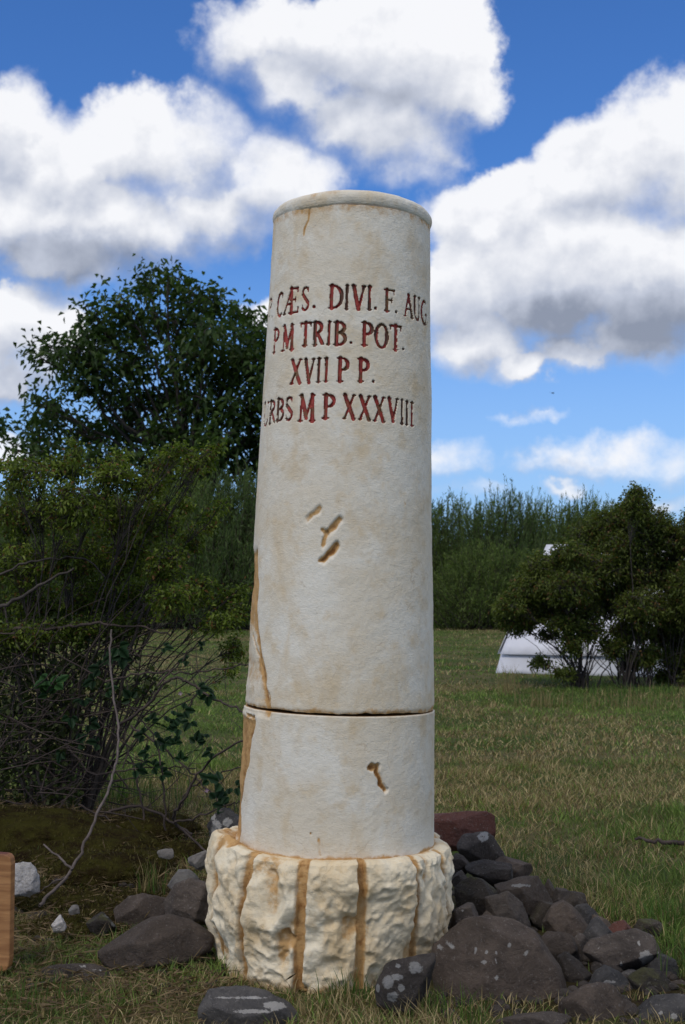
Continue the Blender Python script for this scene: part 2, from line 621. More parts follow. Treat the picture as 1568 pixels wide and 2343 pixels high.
def build_ground():
    u = np.linspace(-1, 1, 261)
    X = np.sinh(u * 6.6) / math.sinh(6.6) * 900
    v = np.linspace(-1, 1, 321)
    Yv = np.sinh(v * 6.4) / math.sinh(6.4) * 1200 + 5.0
    XX, YY = np.meshgrid(X, Yv)
    ZZ = H(XX, YY)
    V = np.stack([XX.ravel(), YY.ravel(), ZZ.ravel()], -1)
    n = len(X)
    i = np.arange(len(Yv) - 1)[:, None] * n + np.arange(n - 1)[None, :]
    i = i.ravel()
    Fq = np.stack([i, i + 1, i + n + 1, i + n], -1)
    x, y = V[:, 0], V[:, 1]
    s = np.exp(-(((x + 1.5) / 1.2) ** 2 + ((y - 6.0) / .9) ** 2) * 1.5) + 2.2 * np.exp(-(((x - .75) / .6) ** 2 + ((y - 4.5) / .85) ** 2) * 1.6) \
        + np.exp(-(((x + .75) / .35) ** 2 + ((y - 5.0) / .4) ** 2) * 1.5) + .6 * np.exp(-(((x + 2.4) / 1.0) ** 2 + ((y - 6.8) / 1.0) ** 2))
    o = mesh_obj('ground', V, Fq, MAT['ground'], attrs={'soil': np.clip(s, 0, 1)}, smooth=True)
    o['kind'] = 'structure'


build_ground()

# ------------------------------------------------------------------ milestone
LEAN = math.radians(1.6)
COLX = -.036
ZT = [.36, .384, .805, 1.328, 1.831, 2.38, 2.45]
RT = [.322, .320, .311, .2925, .277, .2595, .2585]
Z_JOINT, Z_BOT, Z_TOP = .807, .372, 2.392
mil = empty('roman_milestone', (COLX, D, 0), (0, LEAN, 0))
tag(mil, 'tall cream plaster milestone column with red Latin inscription on a rough base', 'milestone')
MI = Matrix.LocRotScale(mil.location, mil.rotation_euler, None).inverted()


def surf(px, py, rad=None):
    """picture point -> (theta, z) on the shaft in the column's own frame"""
    a, b = ray(px, py)
    o = MI @ Vector((0, 0, EYE))
    d = (MI.to_3x3() @ Vector((a, 1, b)))
    best = None
    lo, hi = 3.5, 4.3
    prev = None
    ys = np.linspace(lo, hi, 400)
    mn = (9, None)
    for s in ys:
        p = o + d * float(s)
        R = float(np.interp(p.z, ZT, RT)) if rad is None else rad
        f = math.hypot(p.x, p.y) - R
        if f < mn[0]:
            mn = (f, p)
        if f <= 0:
            best = p
            break
    p = best or mn[1]
    return math.atan2(p.x, -p.y), p.z


def polar_mesh(th, zz, Rfun):
    T, Z = np.meshgrid(th, zz)
    return T, Z


def grid_faces(nr, nc, wrap=True):
    r = np.arange(nr - 1)[:, None]
    c = np.arange(nc if wrap else nc - 1)[None, :]
    c2 = (c + 1) % nc
    a = (r * nc + c).ravel()
    b_ = (r * nc + c2).ravel()
    d_ = ((r + 1) * nc + c).ravel()
    e_ = ((r + 1) * nc + c2).ravel()
    return np.stack([a, b_, e_, d_], -1)


def theta_grid(front_n, back_n, half=math.radians(104)):
    a = np.linspace(-half, half, front_n, endpoint=False)
    b_ = np.linspace(half, 2 * math.pi - half, back_n, endpoint=False)
    return np.concatenate([a, b_])


# ---- glyphs: strokes (x0, y0, x1, y1, width) in a unit box, widths in cap heights
TK, TN, SF = .180, .110, .070


def arc(cx, cy, rx, ry, a0, a1, w0, w1=None, n=9):
    w1 = w0 if w1 is None else w1
    o = []
    for k in range(n):
        t0, t1 = a0 + (a1 - a0) * k / n, a0 + (a1 - a0) * (k + 1) / n
        tm = k / (n - 1)
        wk = w0 + (w1 - w0) * math.sin(math.pi * tm)
        o.append((cx + rx * math.cos(math.radians(t0)), cy + ry * math.sin(math.radians(t0)),
                  cx + rx * math.cos(math.radians(t1)), cy + ry * math.sin(math.radians(t1)), wk))
    return o


GL = {
    'I': [(.5, 0, .5, 1, TK), (.12, .01, .88, .01, SF), (.12, .99, .88, .99, SF)],
    'P': [(.26, 0, .26, 1, TK), (.02, .01, .52, .01, SF), (.02, .99, .45, .99, SF)] + arc(.42, .735, .46, .245, 90, -90, TN, TK) + [(.26, .49, .42, .49, TN)],
    'D': [(.2, 0, .2, 1, TK), (.0, .01, .4, .01, SF), (.0, .99, .4, .99, SF)] + arc(.34, .5, .58, .48, 90, -90, TN, TK),
    'B': [(.24, 0, .24, 1, TK), (.02, .01, .45, .01, SF), (.02, .99, .45, .99, SF)] + arc(.40, .76, .42, .22, 90, -90, TN, TK) + arc(.42, .27, .48, .26, 90, -90, TN, TK) + [(.26, .53, .42, .53, TN)],
    'R': [(.22, 0, .22, 1, TK), (.02, .01, .42, .01, SF), (.02, .99, .42, .99, SF)] + arc(.38, .76, .38, .23, 90, -90, TN, TK) + [(.44, .5, .88, .06, TK * .95), (.84, .03, 1.0, .02, SF)],
    'C': arc(.56, .5, .48, .49, 55, 305, TN, TK, 12) + [(.84, .78, .86, .95, SF)],
    'G': arc(.54, .5, .48, .49, 58, 320, TN, TK, 12) + [(.86, .05, .86, .42, TK * .9), (.66, .42, 1.0, .42, SF)],
    'S': arc(.5, .74, .36, .24, 40, 200, TN, TN * 1.2, 7) + [(.17, .68, .82, .34, TK)] + arc(.48, .26, .38, .25, 20, -140, TN * 1.2, TN, 7) + [(.8, .78, .82, .97, SF), (.15, .03, .15, .22, SF)],
    'O': arc(.5, .5, .44, .48, 0, 180, TK, TN, 10) + arc(.5, .5, .44, .48, 180, 360, TK, TN, 10),
    'T': [(.5, 0, .5, 1, TK), (.28, .01, .72, .01, SF), (.02, .97, .98, .97, TN), (.04, .82, .04, .97, SF), (.96, .82, .96, .97, SF)],
    'F': [(.26, 0, .26, 1, TK), (.04, .01, .5, .01, SF), (.04, .98, .94, .98, TN), (.94, .80, .94, .98, SF), (.26, .52, .70, .52, TN), (.70, .42, .70, .62, SF)],
    'A': [(.12, 0, .5, 1, TN), (.5, 1, .88, 0, TK), (.25, .36, .72, .36, TN * .9), (.0, .01, .25, .01, SF), (.72, .01, 1.0, .01, SF)],
    'V': [(.12, 1, .5, 0, TK), (.5, 0, .88, 1, TN), (.0, .99, .28, .99, SF), (.74, .99, 1.0, .99, SF)],
    'U': [(.2, 1, .2, .3, TK), (.02, .99, .38, .99, SF), (.82, 1, .82, .3, TN), (.66, .99, .98, .99, SF)] + arc(.51, .3, .31, .3, 180, 360, TN * 1.1, TN, 8),
    'M': [(.16, 0, .2, 1, TN), (.2, 1, .5, .12, TK), (.5, .12, .8, 1, TN), (.8, 1, .86, 0, TK), (.02, .01, .3, .01, SF), (.72, .01, 1.0, .01, SF), (.04, .99, .25, .99, SF), (.78, .99, .96, .99, SF)],
    'X': [(.12, 1, .86, 0, TK), (.84, 1, .12, 0, TN), (.0, .99, .28, .99, SF), (.72, .99, .98, .99, SF), (.0, .01, .26, .01, SF), (.72, .01, 1.0, .01, SF)],
    'AE': [(.08, 0, .50, 1, TN), (.56, 0, .52, 1, TK), (.24, .38, .56, .38, TN * .9), (.0, .01, .2, .01, SF), (.45, .01, .95, .02, TN), (.95, .02, .97, .2, SF),
           (.42, .98, .92, .98, TN), (.92, .84, .92, .98, SF), (.56, .53, .80, .53, TN), (.80, .44, .80, .62, SF)],
    '.': [(.5, .5, .5, .5, .26)],
}
# glyph, x0, x1, y top, y bottom in the enlarged picture of the shaft head
TEXT = [
    ('P', 217, 239, 885, 1000), ('.', 236, 244, 1005, 1020), ('C', 275, 317, 845, 1005), ('AE', 322, 425, 812, 985), ('S', 445, 500, 802, 965), ('.', 520, 545, 930, 950),
    ('D', 635, 735, 790, 950), ('I', 745, 778, 790, 957), ('V', 795, 892, 793, 958), ('I', 902, 938, 798, 960), ('.', 950, 970, 938, 958),
    ('F', 1022, 1096, 820, 972), ('.', 1098, 1116, 965, 985), ('A', 1160, 1225, 858, 1010), ('U', 1227, 1275, 872, 1032), ('G', 1282, 1320, 898, 1060), ('.', 1321, 1330, 1046, 1062),
    ('P', 247, 290, 1095, 1255), ('M', 310, 393, 1070, 1242), ('T', 435, 510, 1050, 1212), ('R', 522, 602, 1045, 1205), ('I', 618, 654, 1042, 1202), ('B', 668, 760, 1045, 1206), ('.', 780, 800, 1180, 1200),
    ('P', 862, 946, 1050, 1210), ('O', 960, 1049, 1058, 1228), ('T', 1063, 1142, 1070, 1240), ('.', 1146, 1166, 1222, 1245),
    ('X', 370, 447, 1310, 1475), ('V', 463, 537, 1305, 1468), ('I', 546, 582, 1300, 1466), ('I', 598, 636, 1297, 1460), ('P', 690, 777, 1297, 1462), ('P', 836, 920, 1303, 1463), ('.', 934, 958, 1448, 1472),
    ('U', 180, 215, 1610, 1768), ('R', 219, 262, 1595, 1753), ('B', 266, 322, 1580, 1735), ('S', 330, 386, 1570, 1732), ('M', 420, 541, 1558, 1738), ('P', 590, 681, 1553, 1718),
    ('X', 735, 822, 1556, 1722), ('X', 845, 930, 1563, 1728), ('X', 948, 1029, 1572, 1738), ('V', 1046, 1121, 1580, 1740), ('I', 1132, 1161, 1590, 1757), ('I', 1165, 1193, 1600, 1763), ('I', 1200, 1228, 1608, 1769),
]


def c2d(x, y):
    return (900 + x / 1.8447) / 1.6531, (650 + y / 1.8447) / 1.6531


def glyph_boxes():
    out = []
    for (g, x0, x1, y0, y1) in TEXT:
        yc = (y0 + y1) / 2
        xm = (x0 + x1) / 2
        t0, _ = surf(*c2d(x0, yc))
        t1, _ = surf(*c2d(x1, yc))
        _, zt = surf(*c2d(xm, y0))
        _, zb = surf(*c2d(xm, y1))
        out.append((g, t0, t1, zb, zt))
    return out


def seg_d(px, py, x0, y0, x1, y1):
    dx, dy = x1 - x0, y1 - y0
    L = dx * dx + dy * dy
    t = np.clip(((px - x0) * dx + (py - y0) * dy) / L, 0, 1) if L > 1e-12 else 0
    return np.hypot(px - (x0 + t * dx), py - (y0 + t * dy))


def px_line(pts):
    return [surf(x, y) for x, y in pts]


def strokes_field(T, Z, pts, w, R=.29, soft=.6):
    """0..1 falloff round a polyline given as (theta, z)"""
    d = np.full(T.shape, 9.0)
    for (a, b_) in zip(pts[:-1], pts[1:]):
        d = np.minimum(d, seg_d(T * R, Z, a[0] * R, a[1], b_[0] * R, b_[1]))
    return 1 - sstep(d, w * (1 - soft), w * (1 + soft * .4))


DENTS = [
    ([(731, 1165), (716, 1176), (704, 1187)], .008, .006, .55),
    ([(778, 1189), (764, 1204), (748, 1222)], .0085, .009, .75),
    ([(739, 1213), (745, 1226), (741, 1246)], .007, .007, .7),
    ([(770, 1250), (757, 1266), (737, 1284)], .0095, .012, 1.0),
    ([(848, 1755), (862, 1757), (868, 1778), (874, 1796), (882, 1807)], .007, .009, 1.0),
    ([(709, 478), (706, 505), (698, 522), (696, 534)], .0045, .002, .62),
    ([(690, 476), (692, 490)], .0045, .001, .4),
    ([(804, 1470), (806, 1471)], .003, .001, .3),
    ([(926, 1152), (928, 1155)], .003, .001, .5),
    ([(713, 1903), (713, 1908)], .002, .004, .9),
    ([(732, 1920), (736, 1955)], .006, .002, .35),
    ([(820, 448), (818, 466)], .006, .002, .3),
    ([(957, 487), (962, 497), (975, 506), (981, 520)], .007, .002, .55),
]


def damage(T, Z):
    dis = np.zeros(T.shape)
    st = np.zeros(T.shape)
    rag = .006 * fbm(v3(T * 14, Z * 50), 31, 4)
    for pts, w, dep, s_ in DENTS:
        ln_ = px_line(pts)
        f = strokes_field(T + rag * 2.6, Z + rag * 1.8, ln_, w * 1.3, soft=.5)
        dis -= f * dep * np.clip(1 + 40 * rag, .7, 1.4)
        f2 = strokes_field(T + rag * 2.6 + .006, Z + rag * 2 - .001, ln_, w * 1.15, soft=.8)
        st = np.maximum(st, f2 * s_ * (1 + 60 * np.clip(rag, -.006, .004)))
    # long broken strip down the left side
    wob = .05 * fbm(v3(T * 8, Z * 16), 35, 4)
    for inner, y0, y1, dep, s_a, s_b in [
            ([(590, 1250), (594, 1330), (592, 1400), (591, 1440), (600, 1500), (609, 1550), (619, 1600), (622, 1634)], 1245, 1640, .011, .62, .22),
            ([(588, 1636), (584, 1655), (576, 1690), (571, 1740), (561, 1790), (554, 1840), (551, 1918)], 1634, 1925, .012, .66, .66)]:
        pl = px_line(inner)
        zz_ = np.array([p[1] for p in pl])[::-1]
        tt_ = np.array([p[0] for p in pl])[::-1]
        te = np.interp(Z, zz_, tt_) + wob
        msk = sstep(te - T, -.01, .045) * sstep(T, -2.1, -1.8)
        ztop = zz_[-1]
        msk = msk * (1 - sstep(Z, ztop - .03, ztop + .005)) * sstep(Z, zz_[0] - .02, zz_[0])
        inn = fbm(v3(T * 5, Z * 14), 37, 4)
        dis -= msk * dep * (.8 + .7 * inn)
        dn = sstep(ztop - Z, .20, .30)
        lvl = s_a * (1 - dn) + s_b * dn
        rim_ = msk * (1 - sstep(te - T, .05, .13)) * .5
        st = np.maximum(st, np.clip(msk * (lvl + .25 * inn) + rim_ * dn, 0, .85))
    edges = [
             ([(574, 1450), (588, 1500), (600, 1560), (616, 1590), (618, 1630)], .004, .006, .5),
             ([(562, 1634), (580, 1642)], .006, .008, .6)]
    for pts, w, dep, s_ in edges:
        f = strokes_field(T + rag, Z + rag, px_line(pts), w, soft=.45)
        dis -= f * dep
        st = np.maximum(st, f * s_)
    return dis, st


def cyl_V(T, Z, R):
    return np.stack([(R * np.sin(T)).ravel(), (-R * np.cos(T)).ravel(), Z.ravel()], -1)


def shaft_noise(T, Z):
    c = v3(np.sin(T) * .3, -np.cos(T) * .3, Z)
    return .0026 * fbm(c * 5.0, 51, 3) + .0011 * fbm(c * 26, 57, 4) + .0005 * fbm(c * 90, 59, 2)


def build_upper():
    th = theta_grid(560, 70)
    glyphs = glyph_boxes()
    zlo = min(g[3] for g in glyphs) - .01
    zhi = max(g[4] for g in glyphs) + .01
    zz = np.concatenate([np.array([Z_JOINT + .0075]), np.arange(Z_JOINT + .0105, zlo, .0055), np.arange(zlo, zhi, .0019), np.arange(zhi + .002, Z_TOP, .0055), [Z_TOP]])
    T, Z = np.meshgrid(th, zz)
    R0 = np.interp(Z, ZT, RT)
    dis, st = damage(T, Z)
    nz = shaft_noise(T, Z)
    gi = np.full(T.shape, -1)
    edge = np.zeros(T.shape)
    carve = np.zeros(T.shape)
    c3 = v3(np.sin(T) * .3, -np.cos(T) * .3, Z)
    rough = fbm(c3 * 70, 71, 3)
    for k, (g, t0, t1, z0, z1) in enumerate(glyphs):
        Rm = float(np.interp((z0 + z1) / 2, ZT, RT))
        h = z1 - z0
        w = max((t1 - t0) * Rm, .004)
        m = (T > t0 - .05) & (T < t1 + .05) & (Z > z0 - .012) & (Z < z1 + .012)
        if not m.any():
            continue
        X = (T[m] - t0) * Rm
        Y = Z[m] - z0
        best = np.full(X.shape, 9.0)
        if g == '.':
            best = np.hypot(X - w / 2, Y - h / 2) - .0052
        else:
            for (x0, y0, x1, y1, wd) in GL[g]:
                d = seg_d(X, Y, x0 * w, y0 * h, x1 * w, y1 * h) - wd * h * .5 * min(1.0, .6 + .4 * w / .04)
                best = np.minimum(best, d)
        best = best + rough[m] * .0019
        dep = sstep(-best, -.0012, .0042)
        carve[m] = np.maximum(carve[m], dep)
        sub = gi[m]
        sub[best < .0002] = k
        gi[m] = sub
        e = edge[m]
        e = np.maximum(e, 1 - sstep(-best, 0, .0030))
        edge[m] = e
    R = R0 + nz + dis - carve * .0085
    st = np.maximum(st, sstep(carve, .02, .5) * .20)
    # browned lower edge at the joint and under the rim
    jn = fbm(c3 * 18, 77, 4)
    st = np.maximum(st, (1 - sstep(Z - Z_JOINT, .004, .028 + .03 * jn)) * .45)
    st = np.maximum(st, sstep(Z, Z_TOP - .06 + .05 * jn, Z_TOP) * .30)
    bevel = 1 - sstep(Z - Z_JOINT - .0075, 0, .006)
    R = R - bevel * .004
    low = Z[0] + .0035 * fbm(v3(th * 3.2, 0, 2), 5, 3) + .002 * fbm(v3(th * 14, 0, 2), 6, 3) - .0055 * sstep(np.abs(th + .2), 1.0, 1.4)
    Z = Z.copy()
    Z[0] = low
    Z[1] = np.maximum(Z[1], low + .002)
    V = cyl_V(T, Z, R)
    Fq = grid_faces(len(zz), len(th))
    fg = gi.ravel()[Fq]
    onf = (fg >= 0).sum(1) >= 3
    fid = fg.max(1)
    body = Fq[~onf]
    n0 = len(V)
    # flat underside and top
    V2 = np.vstack([V, [[0, 0, Z_JOINT + .0085]], [[0, 0, Z_TOP]]])
    nc = len(th)
    fb = [[n0, (i + 1) % nc, i, i] for i in range(nc)]
    top0 = (len(zz) - 1) * nc
    ft = [[n0 + 1, top0 + i, top0 + (i + 1) % nc, top0 + (i + 1) % nc] for i in range(nc)]
    me_faces = body
    caps = np.array([[f[0], f[1], f[2]] for f in fb + ft])
    st_all = np.concatenate([st.ravel(), [0.8, 0]])
    mesh_obj('upper_shaft', V2, me_faces, MAT['shaft'], mil, attrs={'stain': st_all}, smooth=True)
    # caps live in one small ring mesh with the same vertices at the border
    for nm_, cp_ in (('underside', caps[:nc]), ('top_surface', caps[nc:])):
        used, inv = np.unique(cp_, return_inverse=True)
        mesh_obj(nm_, V2[used], inv.reshape(cp_.shape), MAT['base'], mil, attrs={'stain': np.full(len(used), .75)})
    for k, (g, *_r) in enumerate(glyphs):
        fs = Fq[onf & (fid == k)]
        if not len(fs):
            continue
        used, inv = np.unique(fs, return_inverse=True)
        o = mesh_obj('inscribed_stop' if g == '.' else 'inscribed_letter', V[used], inv.reshape(fs.shape), MAT['letter'], mil, attrs={'edge': edge.ravel()[used]}, smooth=True)
        if g != '.':
            o['label'] = 'carved red letter ' + ('Æ' if g == 'AE' else g)


def build_lower():
    th = theta_grid(420, 60)
    zz = np.concatenate([np.arange(Z_BOT, Z_JOINT - .003, .003), [Z_JOINT - .003, Z_JOINT - .001]])
    T, Z = np.meshgrid(th, zz)
    R = np.interp(Z, ZT, RT) + shaft_noise(T, Z) + .0015
    dis, st = damage(T, Z)
    c3 = v3(np.sin(T) * .3, -np.cos(T) * .3, Z)
    jn = fbm(c3 * 14, 87, 4)
    st = np.maximum(st, (1 - sstep(Z - Z_BOT, .002, .022 + .03 * jn)) * .62)
    st = np.maximum(st, (1 - sstep(np.abs(Z - Z_BOT - .07), 0, .02)) * sstep(jn, .35, .6) * .2)
    R = R + dis
    R[-1] -= .004
    Z = Z.copy()
    Z[0] = Z[0] + .010 * fbm(v3(th * 2.5, 0, 4), 15, 3)
    Z[1] = np.maximum(Z[1], Z[0] + .001)
    V = cyl_V(T, Z, R)
    Fq = grid_faces(len(zz), len(th))
    Vt = np.vstack([V, [[0, 0, Z_JOINT - .001]]])
    mesh_obj('lower_shaft', V, Fq, MAT['shaft'], mil, attrs={'stain': st.ravel()}, smooth=True)
    nc = len(th)
    top0 = (len(zz) - 1) * nc
    caps = np.array([[len(V), top0 + i, top0 + (i + 1) % nc] for i in range(nc)])
    used, inv = np.unique(caps, return_inverse=True)
    mesh_obj('joint_bed', Vt[used], inv.reshape(caps.shape), MAT['base'], mil, attrs={'stain': np.full(len(used), .75)})


def build_rim():
    th = theta_grid(360, 60)
    prof = [(-.006, -.004), (.0015, .000), (.0065, .006), (.0095, .014), (.0105, .024), (.009, .034), (.005, .042), (-.003, .049), (-.016, .054), (-.045, .058), (-.10, .061), (-.17, .062), (-.235, .062)]
    # refine the profile
    pr = np.array(prof)
    t = np.linspace(0, len(pr) - 1, 60)
    dr = np.interp(t, np.arange(len(pr)), pr[:, 0])
    dz = np.interp(t, np.arange(len(pr)), pr[:, 1])
    T, DR = np.meshgrid(th, dr)
    _, DZ = np.meshgrid(th, dz)
    c3 = v3(np.sin(T) * .26, -np.cos(T) * .26, DZ)
    wob = .006 * fbm(c3 * 9, 91, 4) + .0015 * fbm(c3 * 45, 95, 3)
    R = .2530 + DR + wob
    Z = Z_TOP - .004 + DZ + .004 * fbm(c3 * 7, 93, 3) + .003 * np.sin(T * 2 + 1)
    st = np.clip(.28 * sstep(fbm(c3 * 13, 97, 4), .05, .5) + .35 * (1 - sstep(DZ, .0, .009)) * sstep(fbm(c3 * 8, 99, 3), -.2, .3), 0, 1)
    V = cyl_V(T, Z, R)
    mesh_obj('rim', V, grid_faces(len(dr), len(th)), MAT['shaft'], mil, attrs={'stain': st.ravel()}, smooth=True)


def build_base():
    th = theta_grid(520, 110)
    prof = [(.345, -.06), (.360, .02), (.366, .06), (.376, .12), (.383, .18), (.386, .25), (.388, .32), (.386, .352), (.378, .372), (.362, .381), (.34, .382), (.318, .380), (.30, .372), (.20, .372), (.02, .372)]
    pr = np.array(prof)
    t = np.concatenate([np.linspace(0, 11, 170), np.linspace(11.1, len(pr) - 1, 14)])
    rr = np.interp(t, np.arange(len(pr)), pr[:, 0])
    zz = np.interp(t, np.arange(len(pr)), pr[:, 1])
    T, RR = np.meshgrid(th, rr)
    _, ZZ = np.meshgrid(th, zz)
    # squarish outline with soft corners
    c3 = v3(np.sin(T) * .4, -np.cos(T) * .4, ZZ)
    w3 = c3 + .05 * np.stack([fbm(c3 * 6, 201, 2), fbm(c3 * 6, 203, 2), fbm(c3 * 6, 205, 2)], -1)
    big = fbm(w3 * 5.5, 211, 3)
    ridg = 1 - np.abs(fbm(w3 * 11, 213, 3)) * 2.4
    mid = fbm(w3 * 20, 215, 3)
    fine = fbm(c3 * 60, 217, 3)
    side = sstep(RR, .31, .36)
    lump = side * (.026 * big + .015 * (ridg - .4) + .013 * mid + .004 * fine)
    topf = sstep(ZZ, .33, .38)
    R = RR + lump * (1 - .45 * topf)
    Z = ZZ + topf * side * (.012 * big + .006 * mid + .002 * fine) + topf * sstep(RR, .325, .37) * .030 * np.maximum(0, -np.sin(T)) * np.exp(-((T + 1.3) / .5) ** 2)
    # chiselled vertical channels
    groove = np.zeros(T.shape)
    for a, til, w in [(-42, -2.5, .0135), (-12.5, -.8, .0165), (15.2, .9, .0145), (44.5, 2.2, .012), (-70, -3, .012), (72, 2, .013), (100, 0, .014), (130, 0, .014), (160, 0, .014), (-100, 0, .014), (-130, 0, .014), (-160, 0, .014)]:
        ac = math.radians(a) + math.radians(til) * (.2 - ZZ) / .2
        dd = np.abs(np.angle(np.exp(1j * (T - ac)))) * .39
        dd = dd + .0040 * mid + .0035 * fine
        g = 1 - sstep(dd, w * .72, w * 1.25)
        g = g * sstep(RR, .325, .365)
        groove = np.maximum(groove, g)
    flatR = RR - .018 + .002 * mid
    R = R * (1 - groove) + np.minimum(R, flatR) * groove
    # pits
    pit = sstep(fbm(c3 * 13 + 9, 221, 3), .34, .55) * side * (1 - groove)
    R = R - pit * .018
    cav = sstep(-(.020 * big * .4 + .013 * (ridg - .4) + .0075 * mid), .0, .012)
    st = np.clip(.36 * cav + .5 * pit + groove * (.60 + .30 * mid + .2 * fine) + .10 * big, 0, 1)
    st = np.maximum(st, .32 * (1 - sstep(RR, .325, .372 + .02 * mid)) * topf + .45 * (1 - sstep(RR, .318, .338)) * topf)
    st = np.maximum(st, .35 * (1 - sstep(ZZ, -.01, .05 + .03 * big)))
    st = np.minimum(st, .74)
    V = cyl_V(T, Z, R)
    V[:, 0] -= .013 * sstep(np.hypot(V[:, 0], V[:, 1]), .3, .36)
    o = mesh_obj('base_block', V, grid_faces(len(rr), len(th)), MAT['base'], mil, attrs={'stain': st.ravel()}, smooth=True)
    o['label'] = 'rough hewn base block with brown vertical channels'
    return o


build_base()
build_lower()
build_upper()
build_rim()

# ------------------------------------------------------------------ stones
ICO = None


def ico(sub=4):
    global ICO
    if ICO is None:
        import bmesh
        bm = bmesh.new()
        bmesh.ops.create_icosphere(bm, subdivisions=sub + 1, radius=1)
        V = np.array([v.co[:] for v in bm.verts])
        Fc = np.array([[v.index for v in f.verts] for f in bm.faces])
        bm.free()
        ICO = (V, Fc)
    return ICO


STONE_FOOT = []


def stone(name, label, box, Y, mat, seed, thick=.8, roll=0, planes=11, sharp=26, rough=.03, lich=(), group=None, cat='stone', topdir=None, z_sink=0.0, outline=None):
    """box = picture extent x0,x1,y0,y1; Y depth of its centre"""
    if seed in OUTL:
        outline = [OUTL[seed][0](x, y) for x, y in OUTL[seed][1]]
    x0, x1, y0, y1 = box
    V, Fc = ico()
    rng = np.random.RandomState(seed)
    n = V / np.linalg.norm(V, axis=1, keepdims=True)
    ctr = P((x0 + x1) / 2, (y0 + y1) / 2, Y)
    hw = (x1 - x0) / 2 / F * Y
    hh = (y1 - y0) / 2 / F * Y
    hd = (hw + hh) / 2 * thick
    if outline is None:
        dirs = rng.normal(size=(planes + 5, 3))
        dirs /= np.linalg.norm(dirs, axis=1, keepdims=True)
        ds = rng.uniform(.50, .80, planes + 5)
        if topdir is not None:
            for (d_, dd_) in topdir:
                d_ = np.array(d_, float)
                dirs = np.vstack([dirs, d_ / np.linalg.norm(d_)])
                ds = np.append(ds, dd_)
        base_r = 1.0
    else:
        # support planes from the convex outline, leaning a little, then random facets
        pts = np.array([tuple(P(x, y, Y) - ctr) for x, y in outline])[:, [0, 2]]
        dl, dd = [], []
        m_ = len(pts)
        for i in range(m_):
            p, q_ = pts[i], pts[(i + 1) % m_]
            ed = q_ - p
            nn = np.array([ed[1], -ed[0]])
            nn /= max(np.linalg.norm(nn), 1e-9)
            if nn @ ((p + q_) / 2) < 0:
                nn = -nn
            for ly in (-rng.uniform(.1, .9), rng.uniform(.1, .9), 0.0):
                v_ = np.array([nn[0], ly, nn[1]])
                L_ = np.linalg.norm(v_)
                k_ = 1.0 + .10 * abs(ly)
                dl.append(v_ / L_)
                dd.append(max((p @ nn), (q_ @ nn)) * k_ / L_)
        for ly in (-1, 1):
            for _k in range(3):
                v_ = np.array([rng.normal() * .35, ly, rng.normal() * .3 + .18])
                dl.append(v_ / np.linalg.norm(v_))
                dd.append(hd * rng.uniform(.70, .95))
        for (d_, f_) in (topdir or []):
            d_ = np.array(d_, float)
            dl.append(d_ / np.linalg.norm(d_))
            dd.append(f_ * max(hw, hh))
        dirs, ds = np.array(dl), np.array(dd)
        base_r = max(hw, hh, hd) * 1.6
    q = n @ dirs.T
    inv = np.maximum(q / ds[None, :], 0)
    pw = max(sharp, 60) if outline is None else 130
    rinv = (np.sum((inv * base_r) ** pw, axis=1) + 1.0) ** (1 / pw) / base_r
    r = 1 / rinv
    r = r * (1 + rough * 1.5 * fbm(n * 2.2 + seed, seed, 3) + rough * 1.3 * fbm(n * 7 + seed, seed + 5, 5))
    W = n * r[:, None]
    if outline is None:
        c, s_ = math.cos(math.radians(roll)), math.sin(math.radians(roll))
        ext = (W.max(0) - W.min(0)) / 2
        mid = (W.max(0) + W.min(0)) / 2
        W = (W - mid) / ext * np.array([hw, hd, hh])
        if roll:
            X = W[:, 0] * c - W[:, 2] * s_
            Z = W[:, 0] * s_ + W[:, 2] * c
            W = np.stack([X, W[:, 1], Z], -1)
            W[:, 0] *= hw / max(1e-6, (X.max() - X.min()) / 2)
            W[:, 2] *= hh / max(1e-6, (Z.max() - Z.min()) / 2)
    li = np.zeros(len(W))
    Wp = W + np.array(ctr)
    cp, sp_ = math.cos(PITCH), math.sin(PITCH)
    dep = Wp[:, 1] * cp + (Wp[:, 2] - EYE) * sp_
    up = -Wp[:, 1] * sp_ + (Wp[:, 2] - EYE) * cp
    PX = 784 + F * Wp[:, 0] / dep
    PY = 1171 - F * up / dep
    front = W[:, 1] < hd * .35
    for (lx, ly, rx, ry) in lich:
        d = np.sqrt(((PX - lx) / rx) ** 2 + ((PY - ly) / ry) ** 2)
        li = np.maximum(li, (1 - sstep(d, .55, 1.35)) * front)
    o = mesh_obj(name, W, Fc, MAT[mat], attrs={'lichen': li}, smooth=True)
    o.location = ctr + Vector((0, 0, z_sink))
    tag(o, label, cat, group)
    STONE_FOOT.append((ctr.x, ctr.y, hw, hd, ctr.z))
    return o


def cR(x, y):   # enlarged picture of the right pile -> picture units
    return 937.7 + x * .40195, 1814.8 + y * .40195


def cL(x, y):   # enlarged picture of the left corner
    return x * .3473, 1814.8 + y * .3473


def cB(x, y):   # enlarged picture of the base
    return 453.7 + x * .3858, 1845 + y * .3858


def bx(fn, x0, x1, y0, y1):
    a = fn(x0, y0)
    b_ = fn(x1, y1)
    return (a[0], b_[0], a[1], b_[1])


